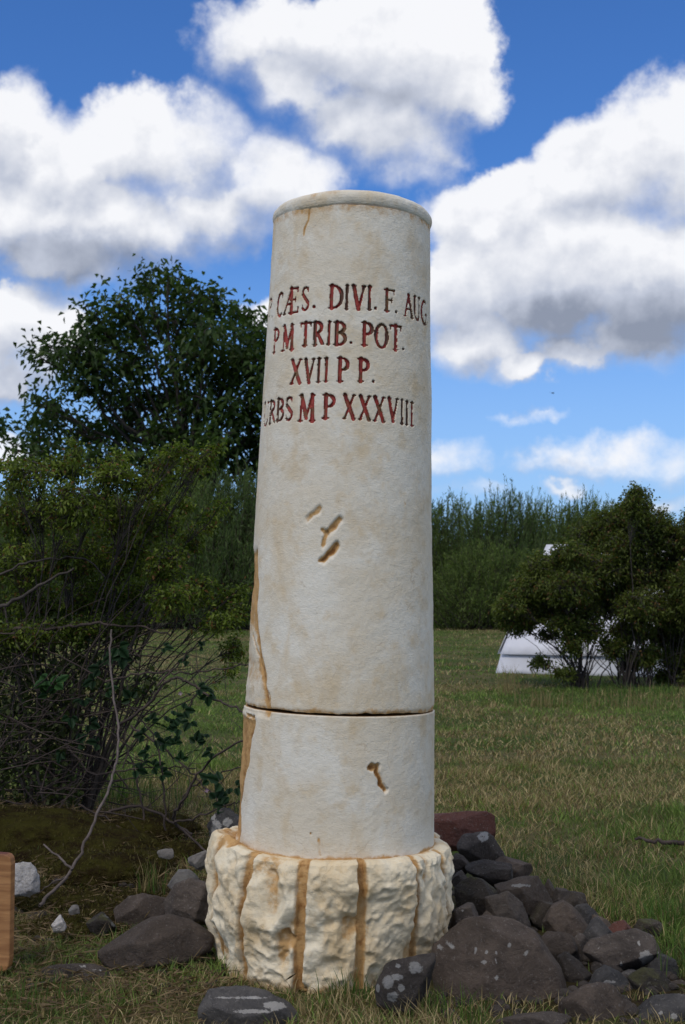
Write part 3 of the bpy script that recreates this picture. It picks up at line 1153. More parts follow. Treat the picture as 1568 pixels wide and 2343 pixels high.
OUTL = {
    124: (cR, [(98, 895), (310, 718), (430, 697), (600, 722), (720, 790), (865, 985), (905, 1140), (900, 1420), (260, 1420), (150, 1150)]),
    51: (cL, [(640, 1050), (700, 985), (850, 900), (960, 825), (1110, 800), (1240, 830), (1340, 890), (1412, 950), (1395, 1020), (1300, 1090), (1180, 1165), (950, 1235), (860, 1225), (700, 1150)]),
    41: (cB, [(1050, 1070), (1100, 960), (1180, 905), (1400, 868), (1412, 920), (1375, 1060), (1300, 1190), (1180, 1240), (1060, 1180)]),
    42: (cB, [(8, 1190), (60, 1085), (230, 1063), (390, 1090), (540, 1160), (600, 1225), (560, 1400), (8, 1400)]),
    30: (cR, [(940, 885), (1000, 840), (1140, 800), (1290, 768), (1390, 808), (1432, 890), (1405, 950), (1330, 985), (1230, 1014), (1100, 990), (1000, 935)]),
    11: (cR, [(60, 128), (300, 104), (440, 95), (487, 128), (484, 260), (400, 330), (60, 330)]),
    21: (cR, [(755, 730), (800, 650), (880, 613), (930, 640), (1035, 770), (1015, 835), (940, 865), (800, 820)]),
    17: (cR, [(485, 525), (620, 480), (735, 472), (775, 540), (818, 625), (780, 700), (690, 760), (540, 700)]),
    18: (cR, [(425, 590), (560, 556), (640, 620), (690, 740), (695, 800), (560, 780), (440, 720)]),
    16: (cR, [(252, 540), (330, 470), (420, 488), (500, 560), (518, 700), (390, 728), (270, 690)]),
    12: (cR, [(262, 300), (310, 232), (440, 216), (482, 250), (552, 365), (520, 410), (400, 418), (290, 370)]),
    27: (cR, [(837, 930), (890, 896), (960, 950), (1038, 1030), (1020, 1130), (900, 1145), (850, 1050)]),
    31: (cR, [(1000, 1110), (1060, 1010), (1110, 978), (1200, 1020), (1288, 1095), (1260, 1175), (1040, 1178)]),
    32: (cR, [(1235, 1050), (1330, 990), (1430, 1010), (1530, 1120), (1540, 1230), (1400, 1238), (1270, 1150)]),
    52: (cL, [(1090, 700), (1150, 600), (1250, 556), (1350, 580), (1400, 640), (1400, 860), (1200, 890), (1090, 820)]),
    53: (cL, [(748, 760), (850, 680), (950, 660), (1100, 690), (1110, 860), (900, 895), (770, 850)]),
    54: (cL, [(40, 460), (200, 455), (240, 495), (262, 570), (258, 650), (200, 680), (40, 680)]),
}
GRP = 'stones heaped around the foot of the milestone'
R_ST = [
    # name, label, box, Y, mat, seed, kwargs
    ('boulder', 'reddish sandstone block behind the column at the top of the right hand pile', (60, 487, 95, 330), 5.55, 'redrock', 11, dict(thick=.7)),
    ('stone', 'dark pitted stone with one round pale lichen patch below the red block', (262, 552, 215, 420), 5.15, 'basalt', 12, dict(lich=[(*cR(418, 250), 13, 13)])),
    ('stone', 'small brown stone wedged against the right side of the base below the red block', (225, 345, 355, 480), 4.95, 'brown', 13, {}),
    ('stone', 'flat blackish stone lying under the pitted stone with the lichen patch', (330, 570, 385, 515), 4.9, 'basalt', 14, dict(thick=1.2)),
    ('stone', 'grey brown stone at the grass edge beside the flat blackish one', (505, 690, 372, 500), 5.0, 'brown', 15, {}),
    ('stone', 'large rounded dark stone leaning on the right side of the pale base', (250, 520, 468, 730), 4.6, 'mossy', 16, {}),
    ('stone', 'large smooth brown stone with a pale streak across its top amid the pile', (485, 820, 470, 760), 4.72, 'brown', 17, dict(sharp=16, planes=8, lich=[(*cR(640, 525), 26, 4)])),
    ('stone', 'angular dark stone in front of the smooth brown stone and above the biggest boulder', (425, 695, 555, 820), 4.42, 'basalt', 18, dict(roll=-20)),
    ('stone', 'small black stone in the gap behind the rounded brown stone', (755, 835, 498, 640), 4.85, 'basalt', 19, {}),
    ('stone', 'little square dark stone at the edge of the grass behind the pile', (815, 910, 548, 650), 4.8, 'basalt', 20, {}),
    ('stone', 'rounded brown stone with a blunt peak right of the smooth streaked stone', (745, 1035, 612, 870), 4.4, 'brown', 21, dict(topdir=[((-.25, -1, .5), .62), ((.8, -.6, .5), .66)])),
    ('stone', 'bluish grey stone half hidden behind the blunt peaked stone', (940, 1085, 638, 800), 4.62, 'bluegrey', 22, {}),
    ('stone', 'small dark stone squeezed between base block and biggest boulder', (232, 390, 648, 830), 4.3, 'basalt', 23, dict(lich=[(*cR(300, 670), 5, 3)])),
    ('boulder', 'biggest brown boulder at the front with thin white scratches on its broad face', (98, 902, 697, 1420), 3.95, 'brown', 124, dict(thick=.55, rough=.012,
        topdir=[((.04, -1, .22), .40), ((.22, -.45, .85), .70), ((-.9, -.75, .15), .66)],
        lich=[(*cR(375, 900), 5, 10), (*cR(420, 960), 8, 6), (*cR(565, 868), 5, 5), (*cR(655, 912), 8, 3.5), (*cR(492, 940), 2.2, 22), (*cR(495, 1050), 6, 8), (*cR(440, 900), 3, 3), (*cR(800, 885), 3, 4), (*cR(175, 880), 4, 10), (*cR(235, 870), 4, 6), (*cR(210, 835), 8, 4), (*cR(262, 950), 3, 14)])),
    ('stone', 'low brown stone lying just behind the right shoulder of the biggest boulder', (715, 935, 798, 960), 4.22, 'brown', 26, {}),
    ('stone', 'pointed dark grey stone standing right of the biggest boulder', (835, 1040, 895, 1150), 4.05, 'basalt', 27, {}),
    ('stone', 'small triangular grey stone behind the long lichen spotted stone', (980, 1155, 722, 900), 4.33, 'bluegrey', 28, dict(topdir=[((.7, 0, .7), .55), ((-.7, 0, .7), .55)])),
    ('stone', 'reddish brown stone peeping over the back of the long lichen spotted stone', (1125, 1265, 735, 870), 4.42, 'redrock', 29, {}),
    ('stone', 'long stone at the right with a white lichen patch near its right end', (935, 1435, 768, 1040), 4.15, 'basalt', 30, dict(thick=.6, roll=6, planes=8, lich=[(*cR(1348, 935), 17, 19), (*cR(1078, 888), 3, 6), (*cR(1205, 972), 3, 6), (*cR(1305, 850), 3, 8), (*cR(1415, 908), 4, 4)])),
    ('stone', 'light grey angular stone with a pale ring of lichen under the long stone', (1000, 1290, 975, 1180), 3.95, 'bluegrey', 31, dict(lich=[(*cR(1135, 1075), 16, 5)])),
    ('stone', 'brown mossy stone sloping down at the right edge of the pile', (1225, 1540, 988, 1240), 3.95, 'mossy', 32, dict(roll=-25)),
    ('stone', 'speckled grey stone tucked under the right end of the long stone', (1370, 1520, 935, 1120), 4.08, 'bluegrey', 33, {}),
    ('stone', 'broad brown stone at the bottom right of the pile in front of the mossy one', (880, 1260, 1100, 1420), 3.72, 'brown', 34, {}),
    ('stone', 'stone with white speckles in the bottom right corner of the picture', (1235, 1640, 1150, 1420), 3.72, 'bluegrey', 35, dict(lich=[(*cR(1505, 1270), 12, 8), (*cR(1430, 1250), 5, 5), (*cR(1560, 1300), 5, 5)])),
    ('stone', 'low dark stone in front of the biggest boulder at the bottom edge', (520, 900, 1255, 1400), 3.62, 'basalt', 36, {}),
]
for (nm, lb, b4, Y, mt, sdd, kw) in R_ST:
    if sdd not in OUTL:
        cx_, cy_, gx_, gy_ = (b4[0] + b4[1]) / 2, (b4[2] + b4[3]) / 2, (b4[1] - b4[0]) * .57, (b4[3] - b4[2]) * .57
        b4 = (cx_ - gx_, cx_ + gx_, cy_ - gy_, cy_ + gy_)
    stone(nm, lb, bx(cR, *b4), Y, mt, sdd, group=GRP, **kw)
FILL = [
    (680, 880, 610, 850, 4.66, 'mossy', 'dark mossy stone in the shadowed hollow left of the blunt peaked stone'),
    (560, 760, 740, 930, 4.42, 'basalt', 'dark stone just above the top right edge of the biggest boulder'),
    (870, 1030, 800, 980, 4.26, 'basalt', 'black stone under the blunt peaked stone and left of the long stone'),
    (1030, 1230, 940, 1090, 4.12, 'basalt', 'black stone in the shadow directly below the long stone'),
    (1180, 1330, 1010, 1160, 4.04, 'bluegrey', 'grey stone between the light grey angular stone and the mossy one'),
    (480, 640, 440, 580, 5.0, 'basalt', 'dark stone behind the left end of the smooth streaked stone'),
    (850, 1010, 560, 720, 4.8, 'mossy', 'mossy stone at the edge of the grass behind the blunt peaked stone'),
    (1440, 1600, 1060, 1240, 4.0, 'basalt', 'dark stone at the outer right edge behind the speckled corner stone'),
    (380, 520, 650, 830, 4.40, 'basalt', 'black stone behind the top left edge of the biggest boulder'),
    (1060, 1330, 1180, 1420, 3.72, 'basalt', 'dark stone between the broad brown stone and the white speckled corner stone'),
    (1000, 1150, 690, 810, 4.6, 'brown', 'small brown stone behind the triangular grey stone'),
    (230, 330, 440, 560, 4.8, 'basalt', 'small black stone between the base block and the large rounded dark stone'),
    (1280, 1450, 720, 850, 4.5, 'mossy', 'flat mossy stone in the grass behind the long stone'),
]
for i_, (a_, b_, c_, d_, Y_, m_, l_) in enumerate(FILL):
    stone('stone', l_, bx(cR, a_, b_, c_, d_), Y_, m_, 500 + i_, group=GRP)
B_ST = [
    ('stone', 'dark stone covered with round grey lichen in front of the base block', (1050, 1412, 868, 1260), 3.72, 'basalt', 41, dict(topdir=[((.1, -1, .25), .5), ((-.2, -.5, .9), .62)],
        lich=[(*cB(1285, 960), 17, 15), (*cB(1180, 1010), 16, 8), (*cB(1125, 1040), 13, 17), (*cB(1150, 1130), 13, 12), (*cB(1185, 945), 7, 6), (*cB(1205, 1075), 8, 8), (*cB(1065, 1080), 5, 12)])),
    ('stone', 'flat grey stone with pale stripes lying in front of the base at the left', (5, 600, 1062, 1400), 3.66, 'bluegrey', 42, dict(thick=.8, topdir=[((.1, -.8, 1), .42)],
        lich=[(*cB(250, 1135), 60, 3.5), (*cB(450, 1180), 30, 10), (*cB(330, 1215), 50, 5)])),
]
for (nm, lb, b4, Y, mt, sdd, kw) in B_ST:
    stone(nm, lb, bx(cB, *b4), Y, mt, sdd, group=GRP, **kw)
L_ST = [
    ('boulder', 'large smooth brown boulder leaning against the left side of the base', (640, 1412, 800, 1290), 4.22, 'brown', 51, dict(thick=.75, planes=5, sharp=18, rough=.018,
        topdir=[((.1, -.8, .75), .50), ((.35, -1, -.35), .50), ((-.8, -.8, .1), .72)])),
    ('stone', 'blackish stone touching the base block above the large left boulder', (1085, 1400, 553, 900), 4.65, 'basalt', 52, {}),
    ('stone', 'dark brown stone behind the left shoulder of the large left boulder', (745, 1110, 658, 900), 4.75, 'brown', 53, {}),
    ('stone', 'bright white stone beside the wooden post at the left edge', (30, 264, 452, 690), 4.95, 'white', 54, dict(rough=.06)),
    ('stone', 'pale grey stone left of the base at the height of its top corner', (1235, 1400, 373, 510), 5.2, 'pale', 55, {}),
    ('stone', 'small pale oval stone lying left of the two pale stones by the base', (1038, 1148, 364, 435), 5.45, 'pale', 56, {}),
    ('stone', 'pale rounded stone just behind the blackish stone at the left of the base', (1110, 1310, 498, 680), 4.95, 'pale', 57, {}),
    ('boulder', 'grey lumpy stone with dark holes beside the lower shaft at the left', (1365, 1600, 95, 400), 5.6, 'bluegrey', 58, dict(rough=.09, lich=[(*cL(1430, 240), 14, 22), (*cL(1500, 190), 12, 12), (*cL(1400, 150), 8, 8)])),
    ('stone', 'tiny pale stone in the moss above the split white pebble', (452, 528, 736, 800), 4.72, 'pale', 59, {}),
    ('stone', 'small split white pebble on the grass right of the wooden post', (343, 440, 803, 925), 4.5, 'white', 60, {}),
    ('stone', 'mossy stone with a white crescent edge left of the dark brown stone', (560, 772, 790, 960), 4.55, 'mossy', 61, dict(lich=[(*cL(715, 808), 14, 5), (*cL(748, 850), 5, 12)])),
    ('stone', 'flush dark rock with white spots sunk in the grass left of the large boulder', (265, 790, 1110, 1300), 4.12, 'basalt', 62, dict(thick=.7, lich=[(*cL(550, 1140), 6, 4), (*cL(625, 1165), 4, 3), (*cL(662, 1168), 3, 3)])),
]
for (nm, lb, b4, Y, mt, sdd, kw) in L_ST:
    stone(nm, lb, bx(cL, *b4), Y, mt, sdd, group=GRP, **kw)


# ------------------------------------------------------------------ wooden post at the left edge
def wood_post():
    m, nt, b, bs = mat_new('fresh_wood')
    tc = b.n('ShaderNodeTexCoord').outputs['Object']
    mp = b.n('ShaderNodeMapping')
    nt.links.new(tc, mp.inputs[0])
    mp.inputs['Scale'].default_value = (2, 2, 26)
    g = b.noise(mp.outputs[0], 1.6, 5, .6, .6)
    col = b.mix(b.ss(g, .35, .62), rgb(.40, .20, .075), rgb(.27, .12, .04))
    mp2 = b.n('ShaderNodeMapping')
    nt.links.new(tc, mp2.inputs[0])
    mp2.inputs['Scale'].default_value = (14, 14, 130)
    col = b.mix(b.ss(b.noise(mp2.outputs[0], 1, 3, .6), .56, .72, 0, .5), col, rgb(.19, .08, .03))
    sp = b.n('ShaderNodeSeparateXYZ')
    nt.links.new(tc, sp.inputs[0])
    col = b.mix(b.ss(b.m('ADD', sp.outputs[2], b.m('MULTIPLY', g, .02)), .372, .384), col, rgb(.10, .025, .015))
    nt.links.new(col, bs.inputs['Base Color'])
    bs.inputs['Roughness'].default_value = .65
    bump(b, nt, bs, g, .3, .004)
    c = P(28, 1955, 4.1)
    W, Dp, Ht = .16, .035, c.z
    # outline in x-z: rounded top corner, broken lower right corner
    out = [(-W, 0), (-.030, 0), (-.024, .012), (-.010, .018), (-.004, .030), (0, .05), (0.001, Ht - .03), (-.002, Ht - .012), (-.010, Ht - .003), (-.022, Ht), (-W, Ht + .004)]
    V = [(x, 0, z) for x, z in out] + [(x, Dp, z) for x, z in out]
    n = len(out)
    Fc = [list(range(n)), list(range(2 * n - 1, n - 1, -1))] + [[i, i + n, (i + 1) % n + n, (i + 1) % n] for i in range(n)]
    Fc = [f[::-1] for f in Fc]
    o = mesh_obj('wooden_post', np.array(V, float), Fc, m)
    o.location = (c.x - .004, 4.1, 0)
    o.rotation_euler = (0, 0, -.16)
    bev = o.modifiers.new('bevel', 'BEVEL')
    bev.width = .004
    bev.segments = 2
    tag(o, 'short orange brown wooden post with dark red top at the left edge', 'post')


wood_post()

# ------------------------------------------------------------------ tubes, leaves
class Tubes:
    def __init__(s, sides=5):
        s.V, s.F, s.n, s.k = [], [], 0, sides

    def add(s, pts, radii):
        pts = np.asarray(pts, float)
        radii = np.asarray(radii, float)
        m, k = len(pts), s.k
        tg = np.gradient(pts, axis=0)
        tg /= np.maximum(np.linalg.norm(tg, axis=1, keepdims=True), 1e-9)
        ref = np.tile([[.31, .17, .93]], (m, 1)) if abs(tg[0, 2]) < .85 else np.tile([[.9, .35, .1]], (m, 1))
        a = np.cross(tg, ref)
        a /= np.maximum(np.linalg.norm(a, axis=1, keepdims=True), 1e-9)
        b_ = np.cross(tg, a)
        ang = np.arange(k) * 2 * math.pi / k
        ring = pts[:, None, :] + radii[:, None, None] * (np.cos(ang)[None, :, None] * a[:, None, :] + np.sin(ang)[None, :, None] * b_[:, None, :])
        s.V.append(ring.reshape(-1, 3))
        s.F.append(grid_faces(m, k) + s.n)
        s.n += m * k

    def build(s, name, mat, parent=None):
        return mesh_obj(name, np.vstack(s.V), np.vstack(s.F), mat, parent, smooth=True)


def bez(p0, p1, p2, n):
    t = np.linspace(0, 1, n)[:, None]
    return (1 - t) ** 2 * p0 + 2 * t * (1 - t) * p1 + t * t * p2


def leaves_mesh(name, mat, parent, base, direc, length, width, cols, rng, droop=.25, fold=.25, kind=None):
    """base, direc (n,3); one four-vertex blade each, folded along the midrib"""
    n = len(base)
    d = direc / np.maximum(np.linalg.norm(direc, axis=1, keepdims=True), 1e-9)
    r = rng.normal(size=(n, 3))
    s = np.cross(d, r)
    s /= np.maximum(np.linalg.norm(s, axis=1, keepdims=True), 1e-9)
    u = np.cross(s, d)
    L = length[:, None]
    W = width[:, None]
    v0 = base
    midp = base + d * L * .5
    v1 = midp + s * W * .5 + u * W * fold
    v3_ = midp - s * W * .5 + u * W * fold
    v2 = base + d * L
    v2 = v2.copy()
    v2[:, 2] -= droop * length
    V = np.stack([v0, v1, v2, v3_], 1).reshape(-1, 3)
    i = np.arange(n)[:, None] * 4
    Fc = np.concatenate([i + np.array([[0, 1, 2]]), i + np.array([[0, 2, 3]])], 0)
    o = mesh_obj(name, V, Fc, mat, parent, cols=np.repeat(cols, 4, axis=0))
    if kind:
        o['kind'] = kind
    return o


def in_ball(rng, n, power=.5):
    v = rng.normal(size=(n, 3))
    v /= np.linalg.norm(v, axis=1, keepdims=True)
    return v * (rng.uniform(0, 1, n) ** power)[:, None]


def leaf_cols(rng, n, c1, c2, bright=.25, dry=None, dryf=0.0, clump=None):
    t = rng.uniform(0, 1, n)[:, None] if clump is None else np.clip(clump + rng.uniform(-.25, .25, n), 0, 1)[:, None]
    c = np.array(c1)[None] * (1 - t) + np.array(c2)[None] * t
    c = c * (1 + rng.uniform(-bright, bright, n))[:, None]
    if dry is not None:
        m = rng.uniform(0, 1, n) < dryf
        c[m] = np.array(dry) * (1 + rng.uniform(-.3, .3, m.sum()))[:, None]
    return np.clip(c, 0.003, 1)


def woody(root, loc, stems, lobes, seed, twigs, leaves_per, leafL, leafW, c1, c2, bark, r_stem, r_limb, r_twig, droop=.3, dry=None, dryf=0.0, fork=.45, stem_name='stem', crown_name='crown', trunk=None, whorl=.5, sides=6, updir=.25):
    """stems: start points on the ground (local); lobes: (centre local, radii)"""
    rng = np.random.RandomState(seed)
    tw = Tubes(4)
    bases, dirs, clump = [], [], []
    limb_paths = []
    st_tubes = []
    stems = [np.array(s, float) for s in stems]
    if trunk is not None:
        tr = Tubes(9)
        tp = bez(np.array([0, 0, -.1]), np.array(trunk) * np.array([.3, .3, .5]), np.array(trunk, float), 9)
        tr.add(tp, np.linspace(r_stem * 1.25, r_stem * .75, 9))
        tr.build('trunk', bark, root)
    for li, (c, rad) in enumerate(lobes):
        c = np.array(c, float)
        rad = np.array(rad, float)
        if trunk is not None:
            s0 = np.array(trunk) * np.array([1, 1, rng.uniform(.62, 1.0)])
        else:
            s0 = stems[int(np.argmin([np.linalg.norm((s - c)[:2]) + rng.uniform(0, .25) * np.linalg.norm(c) for s in stems]))]
        mid = s0 + (c - s0) * np.array([fork * .55, fork * .55, fork * 1.25]) + rng.normal(size=3) * .04 * np.linalg.norm(c - s0)
        path = bez(s0, mid, c, 12)
        wv = np.cumsum(rng.normal(size=(11, 3)), 0) * .014 * np.linalg.norm(c - s0)
        path[1:] += wv - wv[-1] * np.linspace(0, 1, 11)[:, None]
        limb_paths.append((path, rad))
        t = Tubes(sides)
        t.add(path, np.linspace(r_limb, r_limb * .28, 12))
        st_tubes.append(t)
        nt_ = max(4, int(twigs * (rad[0] * rad[2])))
        own = []
        for k in range(nt_):
            e = c + in_ball(rng, 1, .42)[0] * rad
            if k < 5 or rng.uniform() < .18:
                a = path[rng.randint(8, 12)]
            else:
                j_ = rng.randint(len(own))
                cand = own[j_]
                for _t in range(3):
                    c2_ = own[rng.randint(len(own))]
                    if np.linalg.norm(c2_[3] - e) < np.linalg.norm(cand[3] - e):
                        cand = c2_
                a = cand[rng.randint(2, 5)]
            m = (a + e) / 2 + np.array([0, 0, updir * np.linalg.norm(e - a)]) * .5 + rng.normal(size=3) * .08 * np.linalg.norm(e - a)
            pp = bez(a, m, e, 6)
            own.append(pp)
            tw.add(pp, np.linspace(r_twig, r_twig * .35, 6))
            cl = rng.uniform(0, 1)
            nl = rng.poisson(leaves_per)
            if nl:
                tt = rng.uniform(.35, 1.0, nl) ** .7
                idx = tt * 5
                i0 = np.minimum(idx.astype(int), 4)
                fr = (idx - i0)[:, None]
                bp = pp[i0] * (1 - fr) + pp[i0 + 1] * fr
                dd = (e - a) / max(np.linalg.norm(e - a), 1e-6)
                bases.append(bp + rng.normal(size=(nl, 3)) * leafL * whorl)
                dirs.append(dd[None] * .7 + rng.normal(size=(nl, 3)) * .75 + np.array([[0, 0, -.05]]))
                clump.append(np.full(nl, cl))
    # limbs: the three dozen limbs of a bush are parts of their own
    for t in st_tubes:
        t.build(stem_name, bark, root)
    tw.build('twigs_and_shoots', bark, root)['kind'] = 'stuff'
    B = np.vstack(bases)
    Dd = np.vstack(dirs)
    n = len(B)
    cols = leaf_cols(rng, n, c1, c2, .25, dry, dryf, np.concatenate(clump))
    o = leaves_mesh(crown_name, MAT['leaf'], root, B, Dd, leafL * rng.uniform(.6, 1.25, n), leafW * rng.uniform(.7, 1.2, n), cols, rng, droop)
    o['kind'] = 'stuff'
    return n


def lobes_from_px(lst, Y, root_loc, depth_ratio=.8, jitter=.3, seed=1):
    rng = np.random.RandomState(seed)
    out = []
    rl = Vector(root_loc)
    for (x, y, rx, ry) in lst:
        dy = rng.uniform(-1, 1) * jitter
        p = P(x, y, Y + dy) - rl
        hx, hz = rx / F * Y, ry / F * Y
        out.append(((p.x, p.y, p.z), (hx, (hx + hz) / 2 * depth_ratio, hz)))
    return out


# ---- walnut tree behind the hedge at the left
TY = 40.0
wr = G(430, 1430)
wroot = empty('walnut_tree', (P(430, 1340, TY).x, TY, 0))
tag(wroot, 'big dark green walnut tree rising above the hedge left of the column', 'tree')
wl = [(390, 655, 45, 32), (335, 665, 32, 38), (455, 685, 50, 38), (500, 700, 28, 40), (550, 725, 42, 32), (600, 750, 40, 35), (275, 695, 40, 32), (215, 715, 36, 30), (385, 628, 10, 18),
      (110, 790, 40, 26), (160, 815, 48, 32), (85, 812, 16, 16), (130, 850, 32, 18), (225, 770, 50, 38), (300, 750, 60, 45), (390, 745, 70, 50), (480, 770, 60, 50), (560, 810, 55, 50),
      (230, 835, 62, 42), (320, 830, 60, 40), (420, 840, 62, 45), (510, 860, 60, 48), (590, 860, 45, 50), (190, 880, 42, 30), (270, 910, 70, 38), (370, 915, 70, 42), (460, 930, 65, 42), (550, 940, 60, 45),
      (90, 925, 42, 26), (120, 960, 50, 30), (60, 990, 38, 28), (30, 1030, 30, 22), (190, 985, 62, 38), (290, 990, 66, 36), (390, 1000, 70, 38), (490, 1005, 66, 38), (580, 1010, 55, 42),
      (110, 1030, 60, 32), (230, 1050, 70, 30), (350, 1060, 70, 30), (460, 1070, 70, 30), (640, 800, 60, 60), (650, 900, 60, 60), (660, 1000, 60, 60), (740, 860, 50, 70), (560, 1070, 70, 30), (700, 790, 50, 40)]
woody(wroot, None, [], lobes_from_px(wl, TY, wroot.location, 2.4, 1.6, 3), 5, 66, 14, .27, .125, (.024, .048, .015), (.064, .108, .026), MAT['bark'], .17, .075, .018,
      droop=.35, trunk=(.1, 0, 3.4), stem_name='limb', whorl=.9, fork=.6)
# second walnut whose outer branch reaches into the frame
w2 = empty('walnut_tree', (P(-260, 1340, 44).x, 44, 0))
tag(w2, 'walnut tree outside the left edge with one leafy branch tip reaching in', 'tree')
woody(w2, None, [], lobes_from_px([(-10, 975, 40, 16), (-60, 980, 60, 40), (-160, 900, 90, 80), (-260, 860, 110, 110), (-360, 930, 100, 90), (-200, 1000, 90, 60), (-120, 1030, 80, 50), (-320, 1020, 90, 60)], 44, w2.location, 1.2, 1.0, 4),
      6, 60, 14, .28, .125, (.020, .046, .018), (.052, .100, .030), MAT['bark'], .16, .07, .018, droop=.35, trunk=(.1, 0, 3.4), stem_name='limb', whorl=.8, fork=.6)


# ---- willow hedge
def willow_mesh(seed, w, h, dep, c1=(.056, .094, .024), c2=(.155, .215, .062), shoots=460, lean=.25):
    rng = np.random.RandomState(seed)
    root = empty('willow_shrub')
    tb = Tubes(3)
    lb = Tubes(5)
    B, Dd, CL, LL = [], [], [], []
    for k in range(11):
        a = rng.uniform(0, 2 * math.pi)
        e = np.array([math.cos(a) * w * rng.uniform(.3, .8), math.sin(a) * dep * rng.uniform(.3, .8), h * rng.uniform(.2, .5)])
        s = np.array([rng.normal() * .25, rng.normal() * .25, -.05])
        pth = bez(s, s * .5 + e * np.array([.5, .5, .25]), e, 8)
        pth[1:] += rng.normal(size=(7, 3)) * .05
        lb.add(pth, np.linspace(.055, .02, 8))
    for k in range(shoots):
        a = rng.uniform(0, 2 * math.pi)
        rr = rng.uniform(0, 1) ** .5
        x, y = math.cos(a) * rr * w, math.sin(a) * rr * dep
        top = h * (1 - .68 * rr ** 2.1) * rng.uniform(.80, .98)
        if rng.uniform() < .10:
            top *= 1.05
        z0 = top * rng.uniform(.02, .55) * (1 if rng.uniform() < .6 else .4)
        s = np.array([x * .82, y * .82, z0])
        e = np.array([x * 1.22 + rng.normal() * .34 + lean * rng.uniform(-.4, 1.4), y + rng.normal() * .12, top])
        m = (s + e) / 2 + np.array([x * .10 + rng.normal() * .15, y * .10, .22])
        pth = bez(s, m, e, 6)
        tb.add(pth, np.linspace(.012, .004, 6))
        nl = int(26 + 34 * np.linalg.norm(e - s) / 1.6)
        t = rng.uniform(0.0, 1, nl) * 5
        i0 = np.minimum(t.astype(int), 4)
        fr = (t - i0)[:, None]
        bp = pth[i0] * (1 - fr) + pth[i0 + 1] * fr
        dd = (e - s) / np.linalg.norm(e - s)
        B.append(bp + rng.normal(size=(nl, 3)) * (.075 * (1.15 - t / 5))[:, None])
        Dd.append(dd[None] * 1.0 + rng.normal(size=(nl, 3)) * .42)
        CL.append(np.full(nl, rng.uniform(0, 1)))
    # dense inner foliage
    nb = 6500
    q = in_ball(rng, nb, .5)
    q[:, 2] = np.abs(q[:, 2])
    B.append(q * np.array([w * .98, dep * .98, h * .86]) + np.array([0, 0, .12]))
    Dd.append(rng.normal(size=(nb, 3)) * .6 + np.array([[.1, 0, .8]]))
    CL.append(rng.uniform(0, .5, nb))
    B, Dd, CL = np.vstack(B), np.vstack(Dd), np.concatenate(CL)
    n = len(B)
    lb.build('branch', MAT['bark'], root)
    tb.build('shoots', MAT['twig'], root)['kind'] = 'stuff'
    o = leaves_mesh('foliage', MAT['leaf'], root, B, Dd, rng.uniform(.09, .19, n), rng.uniform(.016, .032, n), leaf_cols(rng, n, c1, c2, .25, None, 0, CL), rng, .05)
    o['kind'] = 'stuff'
    return root


WP = [willow_mesh(101, 2.3, 4.2, 1.7), willow_mesh(102, 1.9, 3.9, 1.6, (.050, .088, .026), (.140, .200, .066)), willow_mesh(103, 2.1, 3.5, 1.6, (.060, .100, .022), (.165, .225, .06))]
WSPOTS = [  # px centre, top py, Y, proto, width factor, label
    (1035, 1118, 40.0, 0, .9, 'feathery willow shrub directly right of the column in the hedge'),
    (1160, 1098, 39.0, 1, .8, 'tallest pointed willow shrub in the hedge right of the column'),
    (1262, 1136, 41.0, 2, .95, 'willow shrub between the tallest pointed one and the olive bush by the tent'),
    (1345, 1112, 40.0, 0, .8, 'willow shrub partly behind the left side of the olive bush'),
    (1430, 1160, 43.0, 1, 1.0, 'hazy willow shrub seen over the middle of the olive bush'),
    (1540, 1175, 42.0, 2, 1.1, 'willow shrub at the far right edge behind the olive bush'),
    (900, 1120, 41.0, 2, 1.1, 'willow shrub hidden largely behind the right half of the column'),
    (770, 1100, 40.0, 1, 1.1, 'willow shrub hidden behind the middle of the column'),
    (640, 1060, 37.0, 0, 1.0, 'willow shrub reaching out from behind the left edge of the column'),
    (540, 1045, 36.0, 1, 1.05, 'willow shrub below the walnut crown next to the column'),
    (425, 1070, 37.0, 2, 1.1, 'willow shrub below the middle of the walnut crown'),
    (310, 1075, 38.0, 0, 1.0, 'willow shrub under the left half of the walnut crown'),
    (190, 1090, 37.0, 1, 1.1, 'willow shrub behind the top of the thorn bush'),
    (70, 1085, 38.0, 2, 1.1, 'willow shrub behind the left part of the thorn bush'),
    (-60, 1090, 39.0, 0, 1.1, 'willow shrub at the far left end of the hedge'),
    (1680, 1180, 42.0, 0, 1.1, 'willow shrub beyond the right edge of the picture'),
    (1110, 1230, 36.5, 2, .8, 'low willow shrub in front of the hedge right of the column'),
    (1240, 1240, 36.5, 1, .75, 'low dark willow shrub left of the white tent'),
]
first = [True] * 3
PH = [4.2, 3.9, 3.5]
for (px, py, Y, k, wf, lb) in WSPOTS:
    r = WP[k] if first[k] else copy_tree(WP[k])
    first[k] = False
    top = P(px, py, Y).z
    s = top / PH[k] / .97
    r.location = (P(px, 1340, Y).x, Y, 0)
    r.scale = (wf, wf, s)
    r.rotation_euler = (0, 0, (px * 1.7) % .6 - .3)
    tag(r, lb, 'shrub', 'willow shrubs in the hedge across the meadow')


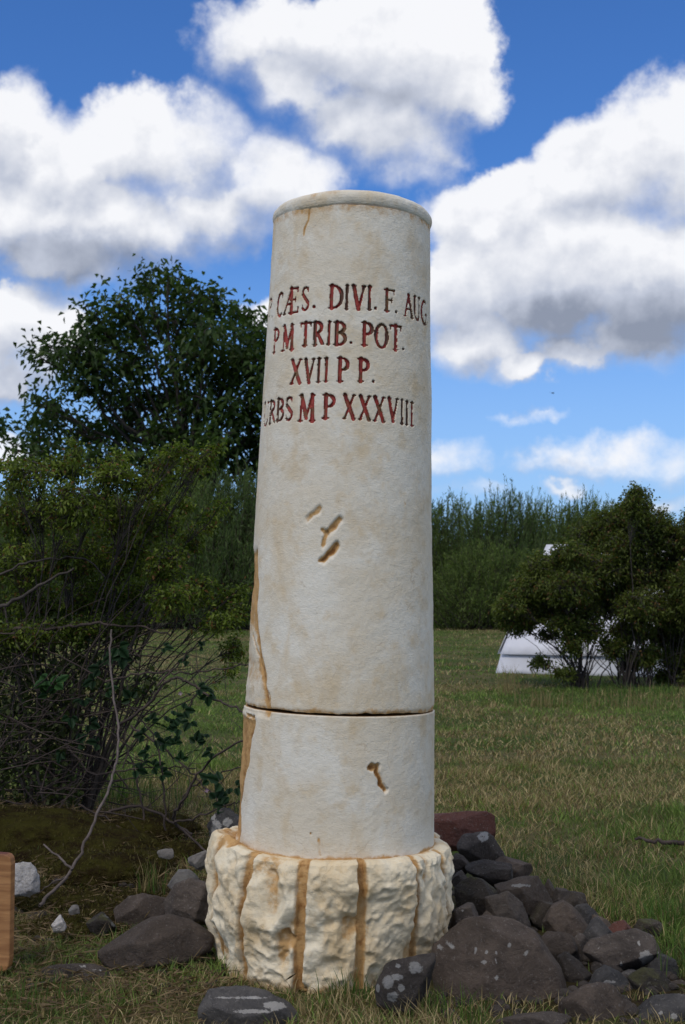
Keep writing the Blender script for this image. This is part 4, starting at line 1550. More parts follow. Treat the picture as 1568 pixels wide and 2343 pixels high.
# ---- bush in front of the tent
BY = 15.6
rb = empty('leafy_bush', (P(1400, 1340, BY).x, BY, 0))
tag(rb, 'olive green bush of many thin dark stems in front of the white tent', 'bush')
rl = [(1455, 1150, 38, 32), (1440, 1190, 50, 35), (1500, 1200, 45, 30), (1400, 1200, 50, 30), (1360, 1225, 60, 35), (1440, 1245, 70, 40), (1530, 1235, 55, 38), (1310, 1265, 45, 24), (1590, 1220, 45, 45),
      (1370, 1300, 70, 38), (1460, 1310, 75, 42), (1540, 1310, 60, 45), (1255, 1300, 55, 32), (1300, 1340, 65, 36), (1210, 1350, 50, 26), (1390, 1370, 70, 38), (1470, 1390, 65, 40), (1550, 1390, 60, 45),
      (1240, 1390, 60, 26), (1165, 1385, 30, 22), (1320, 1400, 60, 26), (1180, 1425, 42, 22), (1290, 1425, 45, 16), (1440, 1450, 50, 26), (1530, 1450, 60, 34), (1590, 1350, 60, 60), (1620, 1450, 60, 60),
      (1255, 1452, 24, 12), (1560, 1510, 50, 34), (1480, 1500, 36, 26), (1310, 1470, 26, 26), (1200, 1400, 50, 34), (1150, 1400, 24, 30), (1220, 1330, 50, 30), (1400, 1480, 30, 22), (1440, 1520, 22, 16), (1520, 1545, 30, 14), (1350, 1440, 40, 20), (1240, 1515, 28, 10), (1290, 1540, 30, 10), (1590, 1550, 40, 18)]
lob = lobes_from_px([(x_, y_, a_ * 1.1, b_ * 1.3) for x_, y_, a_, b_ in rl], BY, rb.location, 1.3, .5, 7)
stems = [(P(x, 1340, BY).x - rb.location.x, dy, -.05) for x, dy in [(1318, .1), (1325, -.1), (1330, 0), (1410, .1), (1425, -.15), (1440, .05), (1455, .1), (1470, -.1), (1490, .1), (1540, 0), (1570, .1)]]
woody(rb, None, stems, lob, 15, 3600, 15, .042, .021, (.050, .074, .014), (.130, .158, .032), MAT['bark'], .018, .010, .0045, dry=(.13, .075, .025), dryf=.07, stem_name='stem', fork=.5, whorl=.7, sides=5)
# extra bare stems fanning from the root
rng = np.random.RandomState(77)
t = Tubes(4)
for k in range(120):
    s0 = np.array(stems[rng.randint(len(stems))]) + rng.normal(size=3) * np.array([.05, .08, 0])
    e = np.array([s0[0] + rng.uniform(-.55, .6), rng.uniform(-.4, .4), rng.uniform(.35, 1.15)])
    m = s0 + (e - s0) * np.array([.25, .25, .6]) + rng.normal(size=3) * .04
    pp = bez(s0, m, e, 8)
    pp[1:] += rng.normal(size=(7, 3)) * .008
    t.add(pp, np.linspace(rng.uniform(.005, .011), .003, 8))
t.build('bare_shoots', MAT['bark'], rb)['kind'] = 'stuff'


# ---- white canvas tent
def build_tent():
    m, nt, b, bs = mat_new('white_canvas')
    tc = b.n('ShaderNodeTexCoord').outputs['Object']
    col = b.mix(b.ss(b.noise(tc, 1.3, 5, .6), .35, .7), rgb(.66, .68, .74), rgb(.56, .57, .62))
    nt.links.new(col, bs.inputs['Base Color'])
    bs.inputs['Roughness'].default_value = .8
    tr = None
    n1 = bump(b, nt, bs, b.noise(tc, 3.0, 3, .5, .5), .5, .05)
    root = empty('canvas_tent', (P(1147, 1540, 18.0).x, 18.0, 0))
    tag(root, 'low white canvas tent standing behind the olive green bush', 'tent')
    o0 = root.location
    # plan corners: front left A, front right B, back right C, back left Dd
    A = Vector((0, 0, 0))
    B_ = Vector((3.3, -1.15, 0))
    ax = (B_ - A).normalized()
    nrm = Vector((-ax.y, ax.x, 0))
    C_ = B_ + nrm * 2.6
    Dk = A + nrm * 2.6
    eh = .27
    rz = 1.80
    r0 = A + ax * .40 + nrm * 1.3 + Vector((0, 0, rz))
    r1 = B_ - ax * .3 + nrm * 1.3 + Vector((0, 0, rz))

    def grid(p00, p10, p11, p01, nu, nv, sag, name, thick=.006):
        V, Fc = [], []
        n = (p10 - p00).cross(p01 - p00).normalized()
        for j in range(nv + 1):
            for i in range(nu + 1):
                u, v = i / nu, j / nv
                a = p00.lerp(p10, u).lerp(p01.lerp(p11, u), v)
                s = sag * math.sin(math.pi * v) * (.75 + .25 * math.cos(u * 6 * math.pi)) * min(1, 8 * u, 8 * (1 - u))
                V.append(tuple(a - n * s))
        for j in range(nv):
            for i in range(nu):
                k = j * (nu + 1) + i
                Fc.append([k, k + 1, k + nu + 2, k + nu + 1])
        o = mesh_obj(name, np.array(V), np.array(Fc), m, root, smooth=True)
        so = o.modifiers.new('thick', 'SOLIDIFY')
        so.thickness = thick
        return o
    up = Vector((0, 0, eh))
    ov = -nrm * .05
    grid(A + up + ov, B_ + up + ov, r1, r0, 30, 12, .05, 'roof_panel')
    grid(C_ + up - ov, Dk + up - ov, r0, r1, 20, 8, .05, 'roof_panel')
    grid(Dk + up - ax * .05, A + up - ax * .05, r0, r0 + ax * .01, 14, 10, .01, 'roof_panel')
    grid(B_ + up + ax * .05, C_ + up + ax * .05, r1 + ax * .01, r1, 10, 8, .02, 'roof_panel')
    for u_ in (.18, .42, .66, .9):
        a_ = (A + up + ov).lerp(B_ + up + ov, u_)
        c_ = r0.lerp(r1, u_)
        t_ = Tubes(4)
        n_ = (B_ - A).cross(r0 - A).normalized()
        pts_ = [a_.lerp(c_, v_) - n_ * (.05 * math.sin(math.pi * v_) * .9 - .004) for v_ in np.linspace(0, 1, 10)]
        t_.add(pts_, np.full(10, .007))
        t_.build('seam', m, root)
    spl = -nrm * .09
    grid(A + spl - ax * .06, B_ + spl, B_ + up * .99, A + up * .99, 24, 4, .01, 'side_wall')
    grid(Dk - ax * .08, A + spl - ax * .06, A + up * .99, Dk + up * .99, 14, 4, .01, 'side_wall')
    grid(B_ + spl, C_, C_ + up * .99, B_ + up * .99, 14, 4, .01, 'side_wall')
    grid(C_, Dk, Dk + up * .99, C_ + up * .99, 14, 4, .01, 'side_wall')


build_tent()

# ---- thorn bush at the left
HY = 6.3
hb = empty('thorn_bush', (P(150, 1340, HY).x, HY + .15, 0))
tag(hb, 'large wild rose thorn bush with small yellow green leaves filling the left side', 'bush')
hl = [(60, 1090, 70, 45), (20, 1060, 30, 20), (150, 1070, 60, 40), (170, 1030, 20, 40), (250, 1090, 60, 45), (330, 1110, 55, 40), (280, 1050, 30, 30), (375, 1060, 40, 25), (400, 1030, 45, 22), (460, 1045, 40, 30), (500, 1015, 20, 16), (440, 1070, 50, 14),
      (60, 1180, 90, 60), (170, 1160, 80, 60), (270, 1180, 80, 55), (360, 1190, 60, 50), (420, 1160, 30, 30), (60, 1290, 90, 60), (170, 1270, 80, 60), (280, 1280, 85, 60), (380, 1290, 60, 50), (440, 1230, 30, 45), (480, 1190, 22, 40), (505, 1150, 20, 22),
      (90, 1380, 100, 50), (210, 1370, 85, 50), (310, 1370, 80, 50), (400, 1370, 60, 40), (460, 1350, 45, 36), (515, 1370, 40, 38), (545, 1400, 26, 40), (550, 1350, 22, 24), (540, 1480, 22, 50), (535, 1530, 14, 22), (500, 1420, 40, 24),
      (-80, 1150, 90, 90), (-90, 1300, 100, 90), (-200, 1220, 110, 110), (60, 1450, 90, 40), (180, 1440, 70, 34), (300, 1430, 60, 28), (-100, 1420, 100, 60)]
hlob = lobes_from_px(hl, HY, hb.location, 1.15, .35, 9)
hst = [(P(x, 1340, HY).x - hb.location.x, dy, -.03 + .1) for x, dy in [(30, .2), (70, -.1), (110, .1), (140, -.05), (170, .15), (195, 0), (-60, .1), (-150, 0)]]
woody(hb, None, hst, hlob, 25, 7500, 12, .025, .0115, (.056, .092, .012), (.165, .210, .032), MAT['bark'], .016, .0065, .0022, dry=(.16, .085, .03), dryf=.07, stem_name='stem', fork=.5, whorl=.6, sides=5, updir=.15)
rng = np.random.RandomState(55)
t = Tubes(4)
base = hb.location
for k in range(380):
    x, y = rng.uniform(-120, 330), 1440 + 440 * rng.uniform(0, 1) ** .8
    if x > 190 and y > 1580 and rng.uniform() < .75:
        x -= 170
    Yd = HY + rng.uniform(-.35, .5)
    p0 = np.array(P(x, y, Yd) - base)
    if p0[2] < .12:
        p0[2] = .12 + rng.uniform(0, .2)
    ln = rng.uniform(.12, .5)
    a = rng.uniform(-.5, 1.2) if rng.uniform() < .7 else rng.uniform(1.9, 3.4)
    d = np.array([math.cos(a), rng.normal() * .3, math.sin(a)])
    e = p0 + d * ln
    e[2] = max(e[2], .1)
    m = (p0 + e) / 2 + rng.normal(size=3) * .05
    t.add(bez(p0, m, e, 6), np.linspace(rng.uniform(.0018, .0045), .0012, 6))
t.build('dead_twig_tangle', MAT['twig'], hb)['kind'] = 'stuff'

# dense leaves low in the bush, its shade put into their darker greens
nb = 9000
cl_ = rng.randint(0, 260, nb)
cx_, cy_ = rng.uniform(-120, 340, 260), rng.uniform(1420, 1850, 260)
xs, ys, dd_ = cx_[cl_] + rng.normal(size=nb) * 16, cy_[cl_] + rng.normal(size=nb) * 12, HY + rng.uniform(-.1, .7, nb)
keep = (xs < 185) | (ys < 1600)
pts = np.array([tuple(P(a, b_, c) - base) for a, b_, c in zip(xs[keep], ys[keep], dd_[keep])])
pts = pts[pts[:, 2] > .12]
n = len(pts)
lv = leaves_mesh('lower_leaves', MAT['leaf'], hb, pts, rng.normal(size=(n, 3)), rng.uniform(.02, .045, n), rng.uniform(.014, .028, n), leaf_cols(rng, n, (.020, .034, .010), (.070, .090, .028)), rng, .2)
lv['kind'] = 'stuff'


def px_path(pts):
    return np.array([tuple(P(x, y, Y)) for x, y, Y in pts])


def smooth_path(p, k=4, seed=0, jit=.004):
    """Catmull-Rom through the points"""
    p = np.asarray(p, float)
    q = np.vstack([2 * p[0] - p[1], p, 2 * p[-1] - p[-2]])
    out = []
    for i in range(1, len(q) - 2):
        for s in range(k):
            t_ = s / k
            out.append(.5 * ((2 * q[i]) + (-q[i - 1] + q[i + 1]) * t_ + (2 * q[i - 1] - 5 * q[i] + 4 * q[i + 1] - q[i + 2]) * t_ ** 2 + (-q[i - 1] + 3 * q[i] - 3 * q[i + 1] + q[i + 2]) * t_ ** 3))
    out.append(p[-1])
    out = np.array(out)
    out[1:-1] += np.random.RandomState(seed).normal(size=out[1:-1].shape) * jit
    return out


# heavy grey branches of the thorn bush
def rel(pts, o):
    return px_path(pts) - np.array(o.location)


for i, (pts, r0, r1, mt) in enumerate([
    ([(-60, 1450, 6.2), (60, 1438, 6.15), (160, 1434, 6.2), (220, 1424, 6.1), (270, 1431, 6.1), (330, 1434, 6.15), (390, 1454, 6.1)], .009, .004, 'twig'),
    ([(-40, 1400, 6.0), (30, 1375, 6.0), (90, 1340, 6.0), (170, 1300, 6.0)], .011, .005, 'bark'),
    ([(-20, 1318, 6.1), (60, 1290, 6.1), (120, 1276, 6.1), (200, 1282, 6.1), (240, 1320, 6.1)], .006, .003, 'bark'),
    ([(190, 1900, 6.4), (215, 1800, 6.4), (250, 1700, 6.4), (275, 1600, 6.35), (300, 1480, 6.3), (330, 1380, 6.3)], .014, .006, 'bark'),
    ([(170, 1900, 6.5), (200, 1820, 6.5), (240, 1740, 6.4), (300, 1650, 6.4), (350, 1560, 6.3)], .012, .004, 'bark'),
    ([(120, 1900, 6.3), (90, 1780, 6.3), (60, 1650, 6.3), (30, 1500, 6.3), (10, 1380, 6.3)], .012, .005, 'bark'),
]):
    tt = Tubes(6)
    pth = smooth_path(rel(pts, hb), 5, i)
    tt.add(pth, np.linspace(r0, r1, len(pth)))
    tt.build('branch', MAT[mt], hb)


# ---- bramble between bush and column, with its own leaves and two pink flowers
br = empty('bramble', tuple(G(400, 1900)))
br.location.z = 0
tag(br, 'bramble with arching thorny canes and dark green leaves left of the column', 'bramble')
canes = [
    [(440, 1910, 5.9), (400, 1880, 5.9), (420, 1830, 5.8), (460, 1760, 5.75), (540, 1700, 5.6), (600, 1690, 5.6)],
    [(270, 1660, 6.0), (330, 1620, 5.95), (380, 1560, 5.9), (420, 1555, 5.85), (470, 1588, 5.8), (540, 1622, 5.6), (600, 1640, 5.5)],
    [(240, 1560, 6.0), (330, 1540, 6.0), (400, 1540, 5.95), (480, 1535, 5.9), (560, 1520, 5.8), (620, 1525, 5.8)],
    [(300, 1660, 5.95), (360, 1700, 5.9), (430, 1760, 5.85), (470, 1800, 5.8), (520, 1850, 5.75), (580, 1900, 5.7)],
    [(210, 1870, 6.1), (300, 1845, 6.05), (360, 1860, 6.0), (420, 1900, 5.9), (480, 1960, 5.6), (500, 2000, 5.4)],
    [(380, 1900, 5.9), (376, 1820, 5.9), (366, 1740, 5.9), (350, 1680, 5.95), (300, 1620, 6.0), (290, 1560, 6.0)],
    [(330, 1880, 6.0), (315, 1780, 6.0), (290, 1700, 6.0), (285, 1640, 6.0)],
    [(360, 1570, 5.9), (410, 1520, 5.9), (440, 1480, 5.9)],
    [(400, 1660, 5.85), (430, 1620, 5.85), (470, 1560, 5.8), (500, 1545, 5.8)],
    [(410, 1850, 5.85), (440, 1800, 5.85), (500, 1770, 5.8), (570, 1750, 5.7)],
    [(150, 1700, 6.2), (210, 1770, 6.1), (300, 1760, 6.0), (390, 1755, 6.0), (450, 1757, 5.95)],
    [(180, 1840, 6.1), (240, 1870, 6.0), (300, 1910, 5.9), (360, 1930, 5.8)],
    [(400, 1880, 5.85), (450, 1870, 5.8), (520, 1840, 5.7), (560, 1835, 5.7)],
]
leafspots = []
rngb = np.random.RandomState(8)
th_t = Tubes(3)
for i, cpts in enumerate(canes):
    pth = smooth_path(rel(cpts, br), 6, 30 + i, .004)
    tt = Tubes(5)
    tt.add(pth, np.linspace(.0062, .0028, len(pth)) * (1.3 if i in (0, 1, 4) else .85))
    tt.build('cane', MAT['twig'], br)
    for k in range(2, len(pth) - 1):
        for q in range(3):
            d = rngb.normal(size=3)
            d /= np.linalg.norm(d)
            th_t.add(np.array([pth[k], pth[k] + d * rngb.uniform(.006, .012)]), [.0016, .0003])
        if rngb.uniform() < .28:
            d = rngb.normal(size=3) * np.array([.08, .04, .08])
            e = pth[k] + d
            th_t.add(bez(pth[k], (pth[k] + e) / 2 + rngb.normal(size=3) * .012, e, 5), np.linspace(.0022, .001, 5))
th_t.build('thorns', MAT['twig'], br)['kind'] = 'stuff'


def bramble_leaf(c, size, seed):
    """a three-leaflet leaf of serrated ovals"""
    r = np.random.RandomState(seed)
    V, Fc = [], []
    axis = r.normal(size=3) * np.array([1, .5, .6])
    axis /= np.linalg.norm(axis)
    nrm = np.array([r.normal() * .4, -.7, .7])
    side = np.cross(axis, nrm)
    side /= np.linalg.norm(side)
    nrm = np.cross(side, axis)
    for a in (-70, 0, 70):
        d = axis * math.cos(math.radians(a)) + side * math.sin(math.radians(a))
        s = np.cross(d, nrm)
        L = size * (1.0 if a == 0 else .78)
        b0 = len(V)
        prof = [(0, 0), (.12, .22), (.28, .36), (.42, .36), (.55, .36), (.7, .27), (.85, .14), (1, 0)]
        st = c + d * size * .12
        for (u, w) in prof:
            cz = -.12 * u * u * L
            V.append(st + d * u * L + nrm * cz)
        for sg in (-1, 1):
            for j, (u, w) in enumerate(prof[1:-1]):
                ww = w * (1 + (.10 if j % 2 else -.06))
                V.append(st + d * u * L + s * sg * ww * L + nrm * (.07 * L - .12 * u * u * L))
        for j in range(7):
            pass
        for si in range(2):
            off = b0 + 8 + si * 6
            Fc.append([b0, b0 + 1, off])
            for j in range(5):
                Fc.append([b0 + 1 + j, b0 + 2 + j, off + j + 1])
                Fc.append([b0 + 1 + j, off + j + 1, off + j])
            Fc.append([b0 + 6, b0 + 7, off + 5])
    return np.array(V), np.array(Fc)


LS = [(108, 1555, 6.0, 26), (95, 1570, 6.0, 24), (125, 1565, 6.0, 26), (112, 1590, 6.0, 22), (455, 1575, 5.7, 20), (475, 1590, 5.7, 18), (440, 1590, 5.75, 18), (490, 1588, 5.7, 16),
      (400, 1640, 5.8, 22), (420, 1625, 5.8, 20), (385, 1655, 5.8, 22), (410, 1665, 5.8, 20), (435, 1650, 5.75, 20), (365, 1660, 5.85, 20), (345, 1650, 5.9, 18), (330, 1680, 5.9, 20), (355, 1690, 5.85, 22), (375, 1700, 5.85, 22),
      (340, 1720, 5.9, 20), (450, 1700, 5.7, 20), (470, 1690, 5.7, 18), (440, 1720, 5.75, 18), (485, 1720, 5.7, 18), (500, 1705, 5.65, 16), (325, 1745, 5.9, 20), (350, 1755, 5.9, 20), (310, 1760, 5.9, 20), (370, 1770, 5.9, 18),
      (505, 1790, 5.6, 26), (525, 1820, 5.6, 24), (480, 1785, 5.65, 20), (515, 1845, 5.6, 22), (495, 1830, 5.6, 22), (540, 1800, 5.6, 20), (415, 1740, 5.8, 16), (400, 1700, 5.8, 16), (270, 1480, 6.0, 24), (255, 1500, 6.0, 24), (280, 1500, 6.0, 22), (230, 1530, 6.0, 22),
      (215, 1555, 6.0, 22), (245, 1580, 6.0, 20), (190, 1600, 6.0, 22), (160, 1640, 6.0, 20), (205, 1655, 6.0, 20), (180, 1700, 6.0, 22), (140, 1720, 6.0, 20), (225, 1700, 6.0, 20), (465, 1480, 5.9, 14), (430, 1510, 5.9, 16), (375, 1480, 5.95, 16), (300, 1600, 5.95, 20), (320, 1580, 5.95, 18)]
for i, (x, y, Y, s) in enumerate(LS):
    c = np.array(P(x, y, Y) - br.location)
    V, Fc = bramble_leaf(c, s / F * Y * 1.35, 300 + i)
    b_ = rngb.uniform(.7, 1.3)
    colr = np.array([.030, .075, .022]) if i < 4 else np.array([.018, .045, .018])
    mesh_obj('leaf', V, Fc, MAT['leaf'], br, cols=np.tile(colr * b_, (len(V), 1)), smooth=True)

mp_, nt_, b_n, bs_ = mat_new('pink_petal')
bs_.inputs['Base Color'].default_value = rgb(.30, .19, .29)
for (x, y, Y) in [(473, 1808, 5.6), (413, 1586, 5.75), (558, 1480, 5.75)][:2]:
    c = np.array(P(x, y, Y) - br.location) * 1.0
    V, Fc = [c], []
    for k in range(5):
        a = k * 2 * math.pi / 5
        for da, rr_, o_ in ((-.42, .007, -.003), (0, .010, -.006), (.42, .007, -.003)):
            V.append(c + np.array([math.cos(a + da) * rr_, o_, math.sin(a + da) * rr_]))
        q = 1 + k * 3
        Fc += [[0, q, q + 1], [0, q + 1, q + 2]]
    mesh_obj('flower', np.array(V), Fc, mp_, br)

# long pale dead stalk lying across the bush
stk = mesh_pts = smooth_path(px_path([(255, 1440, 5.7), (252, 1500, 5.65), (262, 1600, 5.55), (272, 1680, 5.45), (266, 1740, 5.35), (250, 1800, 5.2), (215, 1880, 5.05), (190, 1940, 4.95), (150, 2010, 4.85), (105, 2055, 4.75), (90, 2072, 4.68)]), 5, 2, .003)
ts = Tubes(6)
ts.add(stk, np.linspace(.0042, .0062, len(stk)))
ts.add(smooth_path(px_path([(165, 1990, 4.86), (140, 1965, 4.9), (100, 1932, 4.95)]), 4, 3, .002), np.linspace(.005, .003, 9))
ts.add(smooth_path(px_path([(160, 2000, 4.86), (120, 2020, 4.9), (85, 2045, 4.95)]), 4, 4, .002), np.linspace(.003, .002, 9))
tag(ts.build('dead_stalk', MAT['deadtwig']), 'long pale grey dead stalk hanging from the thorn bush down to the ground', 'stalk')
ts = Tubes(5)
p_ = [G(x, y) for x, y in [(1455, 1937), (1490, 1941), (1530, 1944), (1580, 1948), (1640, 1950)]]
ts.add(smooth_path([(q.x, q.y, Hs(q.x, q.y) + .035) for q in p_], 4, 5, .004), np.linspace(.007, .014, 17))
tag(ts.build('fallen_stick', MAT['twig']), 'thin brown stick lying in the grass at the right edge', 'stick')

# ------------------------------------------------------------------ grass
def blades(n, X, Y, hgt, wid, lean, cols, rng, name, label=None, cat=None, kind='stuff', zoff=0.0):
    a = rng.uniform(0, 2 * math.pi, n)
    la = rng.uniform(0, 2 * math.pi, n)
    z0 = H(X, Y) - .004 + zoff
    sx, sy = np.cos(a) * wid / 2, np.sin(a) * wid / 2
    lx, ly = np.cos(la) * lean * hgt, np.sin(la) * lean * hgt
    hz = hgt * np.sqrt(np.maximum(.05, 1 - np.minimum(lean, .97) ** 2))
    b0 = np.stack([X - sx, Y - sy, z0], -1)
    b1 = np.stack([X + sx, Y + sy, z0], -1)
    m0 = np.stack([X - sx * .8 + lx * .35, Y - sy * .8 + ly * .35, z0 + hz * .6], -1)
    m1 = np.stack([X + sx * .8 + lx * .35, Y + sy * .8 + ly * .35, z0 + hz * .6], -1)
    tp = np.stack([X + lx, Y + ly, z0 + hz], -1)
    V = np.stack([b0, b1, m0, m1, tp], 1).reshape(-1, 3)
    i = np.arange(n)[:, None] * 5
    Fc = np.concatenate([i + np.array([[0, 1, 3]]), i + np.array([[0, 3, 2]]), i + np.array([[2, 3, 4]])], 0)
    o = mesh_obj(name, V, Fc, MAT['grass'], cols=np.repeat(cols, 5, axis=0))
    if kind:
        o['kind'] = kind
    if label:
        tag(o, label, cat)
    return o


def foot_mask(X, Y, pad=.0):
    ok = ((X - COLX) ** 2 + (Y - D) ** 2) > (.36 + pad) ** 2
    for (cx, cy, hw, hd, cz) in STONE_FOOT:
        ok &= (((X - cx) / (hw * .92 + pad)) ** 2 + ((Y - cy) / (hd * .92 + pad)) ** 2) > 1
    return ok


PILE = [G(x, y) for x, y in [(900, 1960), (1120, 1925), (1230, 2040), (1370, 2120), (1500, 2160), (1568, 2280), (1640, 2500), (1000, 2500), (1010, 2310), (930, 2300), (900, 2100)]]


def in_pile(X, Y):
    r = np.zeros(X.shape, bool)
    m = len(PILE)
    for i in range(m):
        a, b_ = PILE[i], PILE[(i + 1) % m]
        if abs(a.y - b_.y) < 1e-9:
            continue
        cnd = ((a.y > Y) != (b_.y > Y)) & (X < (b_.x - a.x) * (Y - a.y) / (b_.y - a.y) + a.x)
        r ^= cnd
    return r


def patch(X, Y):
    return (fbm(v3(X * .55, Y * .9), 41, 4) + .5 * fbm(v3(X * .8, Y * .30 + 5), 47, 3)) * 2.0 + .12


def meadow():
    rng = np.random.RandomState(4)
    parts = []
    for (y0, y1, n, hs, ws) in [(2.9, 5.5, 85000, 1.0, .0032), (5.5, 9, 90000, 1.0, .0046), (9, 16, 95000, .95, .0075), (16, 38, 90000, 1.0, .013)]:
        Y = y0 + (y1 - y0) * rng.uniform(0, 1, n) ** .85
        X = rng.uniform(-1, 1, n) * (.36 * Y + .5)
        parts.append((X, Y, np.full(n, hs), np.full(n, ws)))
    X, Y, HS, WS = [np.concatenate(q) for q in zip(*parts)]
    soil = np.exp(-(((X + 1.5) / 1.0) ** 2 + ((Y - 6.05) / .75) ** 2) * 1.6) + np.exp(-(((X + .8) / .4) ** 2 + ((Y - 5.1) / .42) ** 2) * 1.5) * .9
    ok = foot_mask(X, Y) & (rng.uniform(0, 1, len(X)) > soil * 1.05) & ~(in_pile(X, Y) & (rng.uniform(0, 1, len(X)) < np.where(Y < 3.85, .45, .92)))
    X, Y, HS, WS = X[ok], Y[ok], HS[ok], WS[ok]
    n = len(X)
    pt = patch(X, Y)
    fine = fbm(v3(X * 6, Y * 6), 43, 3)
    clump = fbm(v3(X * 4.5, Y * 4.5), 48, 3)
    tall = sstep(fbm(v3(X * 1.3 + 7, Y * 1.6), 45, 3), .1, .6)
    near_right = np.exp(-(((X - 1.45) / .38) ** 2 + ((Y - 4.9) / .9) ** 2))
    h = (.020 + .030 * rng.uniform(0, 1, n) + .045 * sstep(clump, .05, .6) + .030 * tall + .035 * near_right * rng.uniform(.3, 1, n)) * HS
    strawp = sstep(pt + .6 * fine, -.25, .60) * .66 + .07
    strawp = strawp * (1 - .7 * near_right)
    lying = rng.uniform(0, 1, n) < .28
    straw = rng.uniform(0, 1, n) < strawp
    lean = np.where(lying, rng.uniform(.75, .97, n), rng.uniform(.3, .93, n))
    h = np.where(lying & straw, h * 1.7, h)
    g = leaf_cols(rng, n, (.072, .122, .028), (.165, .232, .052), .3)
    s = leaf_cols(rng, n, (.24, .19, .085), (.44, .35, .19), .3)
    br_ = leaf_cols(rng, n, (.12, .080, .040), (.20, .135, .070), .3)
    g = g * (1 + .45 * np.clip(clump, -.7, .9))[:, None] * (1 + .35 * fbm(v3(X * .9, Y * 1.1), 49, 3))[:, None]
    c = np.where(straw[:, None], np.where((rng.uniform(0, 1, n) < .28)[:, None], br_, s), g)
    blades(n, X, Y, h, WS * rng.uniform(.6, 1.25, n), lean, c, rng, 'meadow_grass', 'short green and straw coloured grass covering the meadow', 'grass')


meadow()


def tuft(label, x, y, n, hmin, hmax, spread, strawf, seed, wid=.0035, lean=.4, tall_straw=False):
    rng = np.random.RandomState(seed)
    g0 = G(x, y)
    X = g0.x + np.clip(rng.normal(size=n), -1.7, 1.7) * spread
    Y = g0.y + np.clip(rng.normal(size=n), -1.7, 1.7) * spread * .7
    straw = rng.uniform(0, 1, n) < strawf
    c = np.where(straw[:, None], leaf_cols(rng, n, (.16, .125, .055), (.30, .235, .12), .25), leaf_cols(rng, n, (.040, .085, .018), (.095, .160, .032), .3))
    blades(n, X, Y, rng.uniform(hmin, hmax, n), np.full(n, wid) * rng.uniform(.7, 1.2, n), np.abs(rng.normal(size=n)) * lean * .6 + .05, c, rng, 'grass_tuft', label, 'grass', kind='stuff' if spread > .12 else None)


tuft('upright green grass tuft in front of the channelled base', 800, 2290, 110, .03, .11, .05, .3, 1, lean=.6)
tuft('grass tuft with dry stalks between the striped stone and the base', 735, 2328, 100, .03, .07, .06, .5, 2, lean=.7)
tuft('thin grass blades in front of the biggest boulder', 1020, 2338, 90, .04, .13, .06, .35, 3, lean=.7)
tuft('dry straw tuft standing behind the stones left of the base', 345, 2050, 90, .08, .19, .03, .55, 4, wid=.004)
tuft('tall bright green grass clump at the right edge beside the long stone', 1540, 2120, 300, .06, .16, .12, .12, 5, lean=.75)
tuft('tall green grass clump right behind the pile of stones', 1290, 2040, 130, .04, .10, .10, .3, 6, lean=.7)
tuft('tall green clump in the bottom right corner beside the pile', 1600, 2230, 200, .06, .16, .08, .12, 7, lean=.7)
tuft('low green grass clump in the bottom left corner of the picture', 90, 2320, 260, .04, .10, .12, .25, 8)
tuft('tall dry straw stalks just left of the olive bush', 1165, 1590, 60, .12, .42, .07, .95, 9, wid=.006, lean=.35)
tuft('pale dry grass clump in front of the olive bush stems', 1240, 1615, 160, .08, .26, .16, .8, 10, wid=.006, lean=.7)
tuft('dry grass clump to the right in front of the olive bush', 1440, 1620, 220, .08, .26, .30, .7, 11, wid=.006, lean=.7)
tuft('dark green clump at the foot of the olive bush', 1500, 1590, 260, .08, .22, .4, .2, 12, wid=.007, lean=.6)
tuft('grass clump at the grassy edge by the red block', 1160, 1985, 160, .05, .12, .09, .15, 13)
tuft('long green grass under the thorn bush in the dark', 250, 1850, 350, .10, .26, .25, .15, 14, wid=.0045)
tuft('bright green strip of taller grass at the foot of the hedge', 1060, 1432, 700, .20, .45, 1.6, .05, 15, wid=.035)

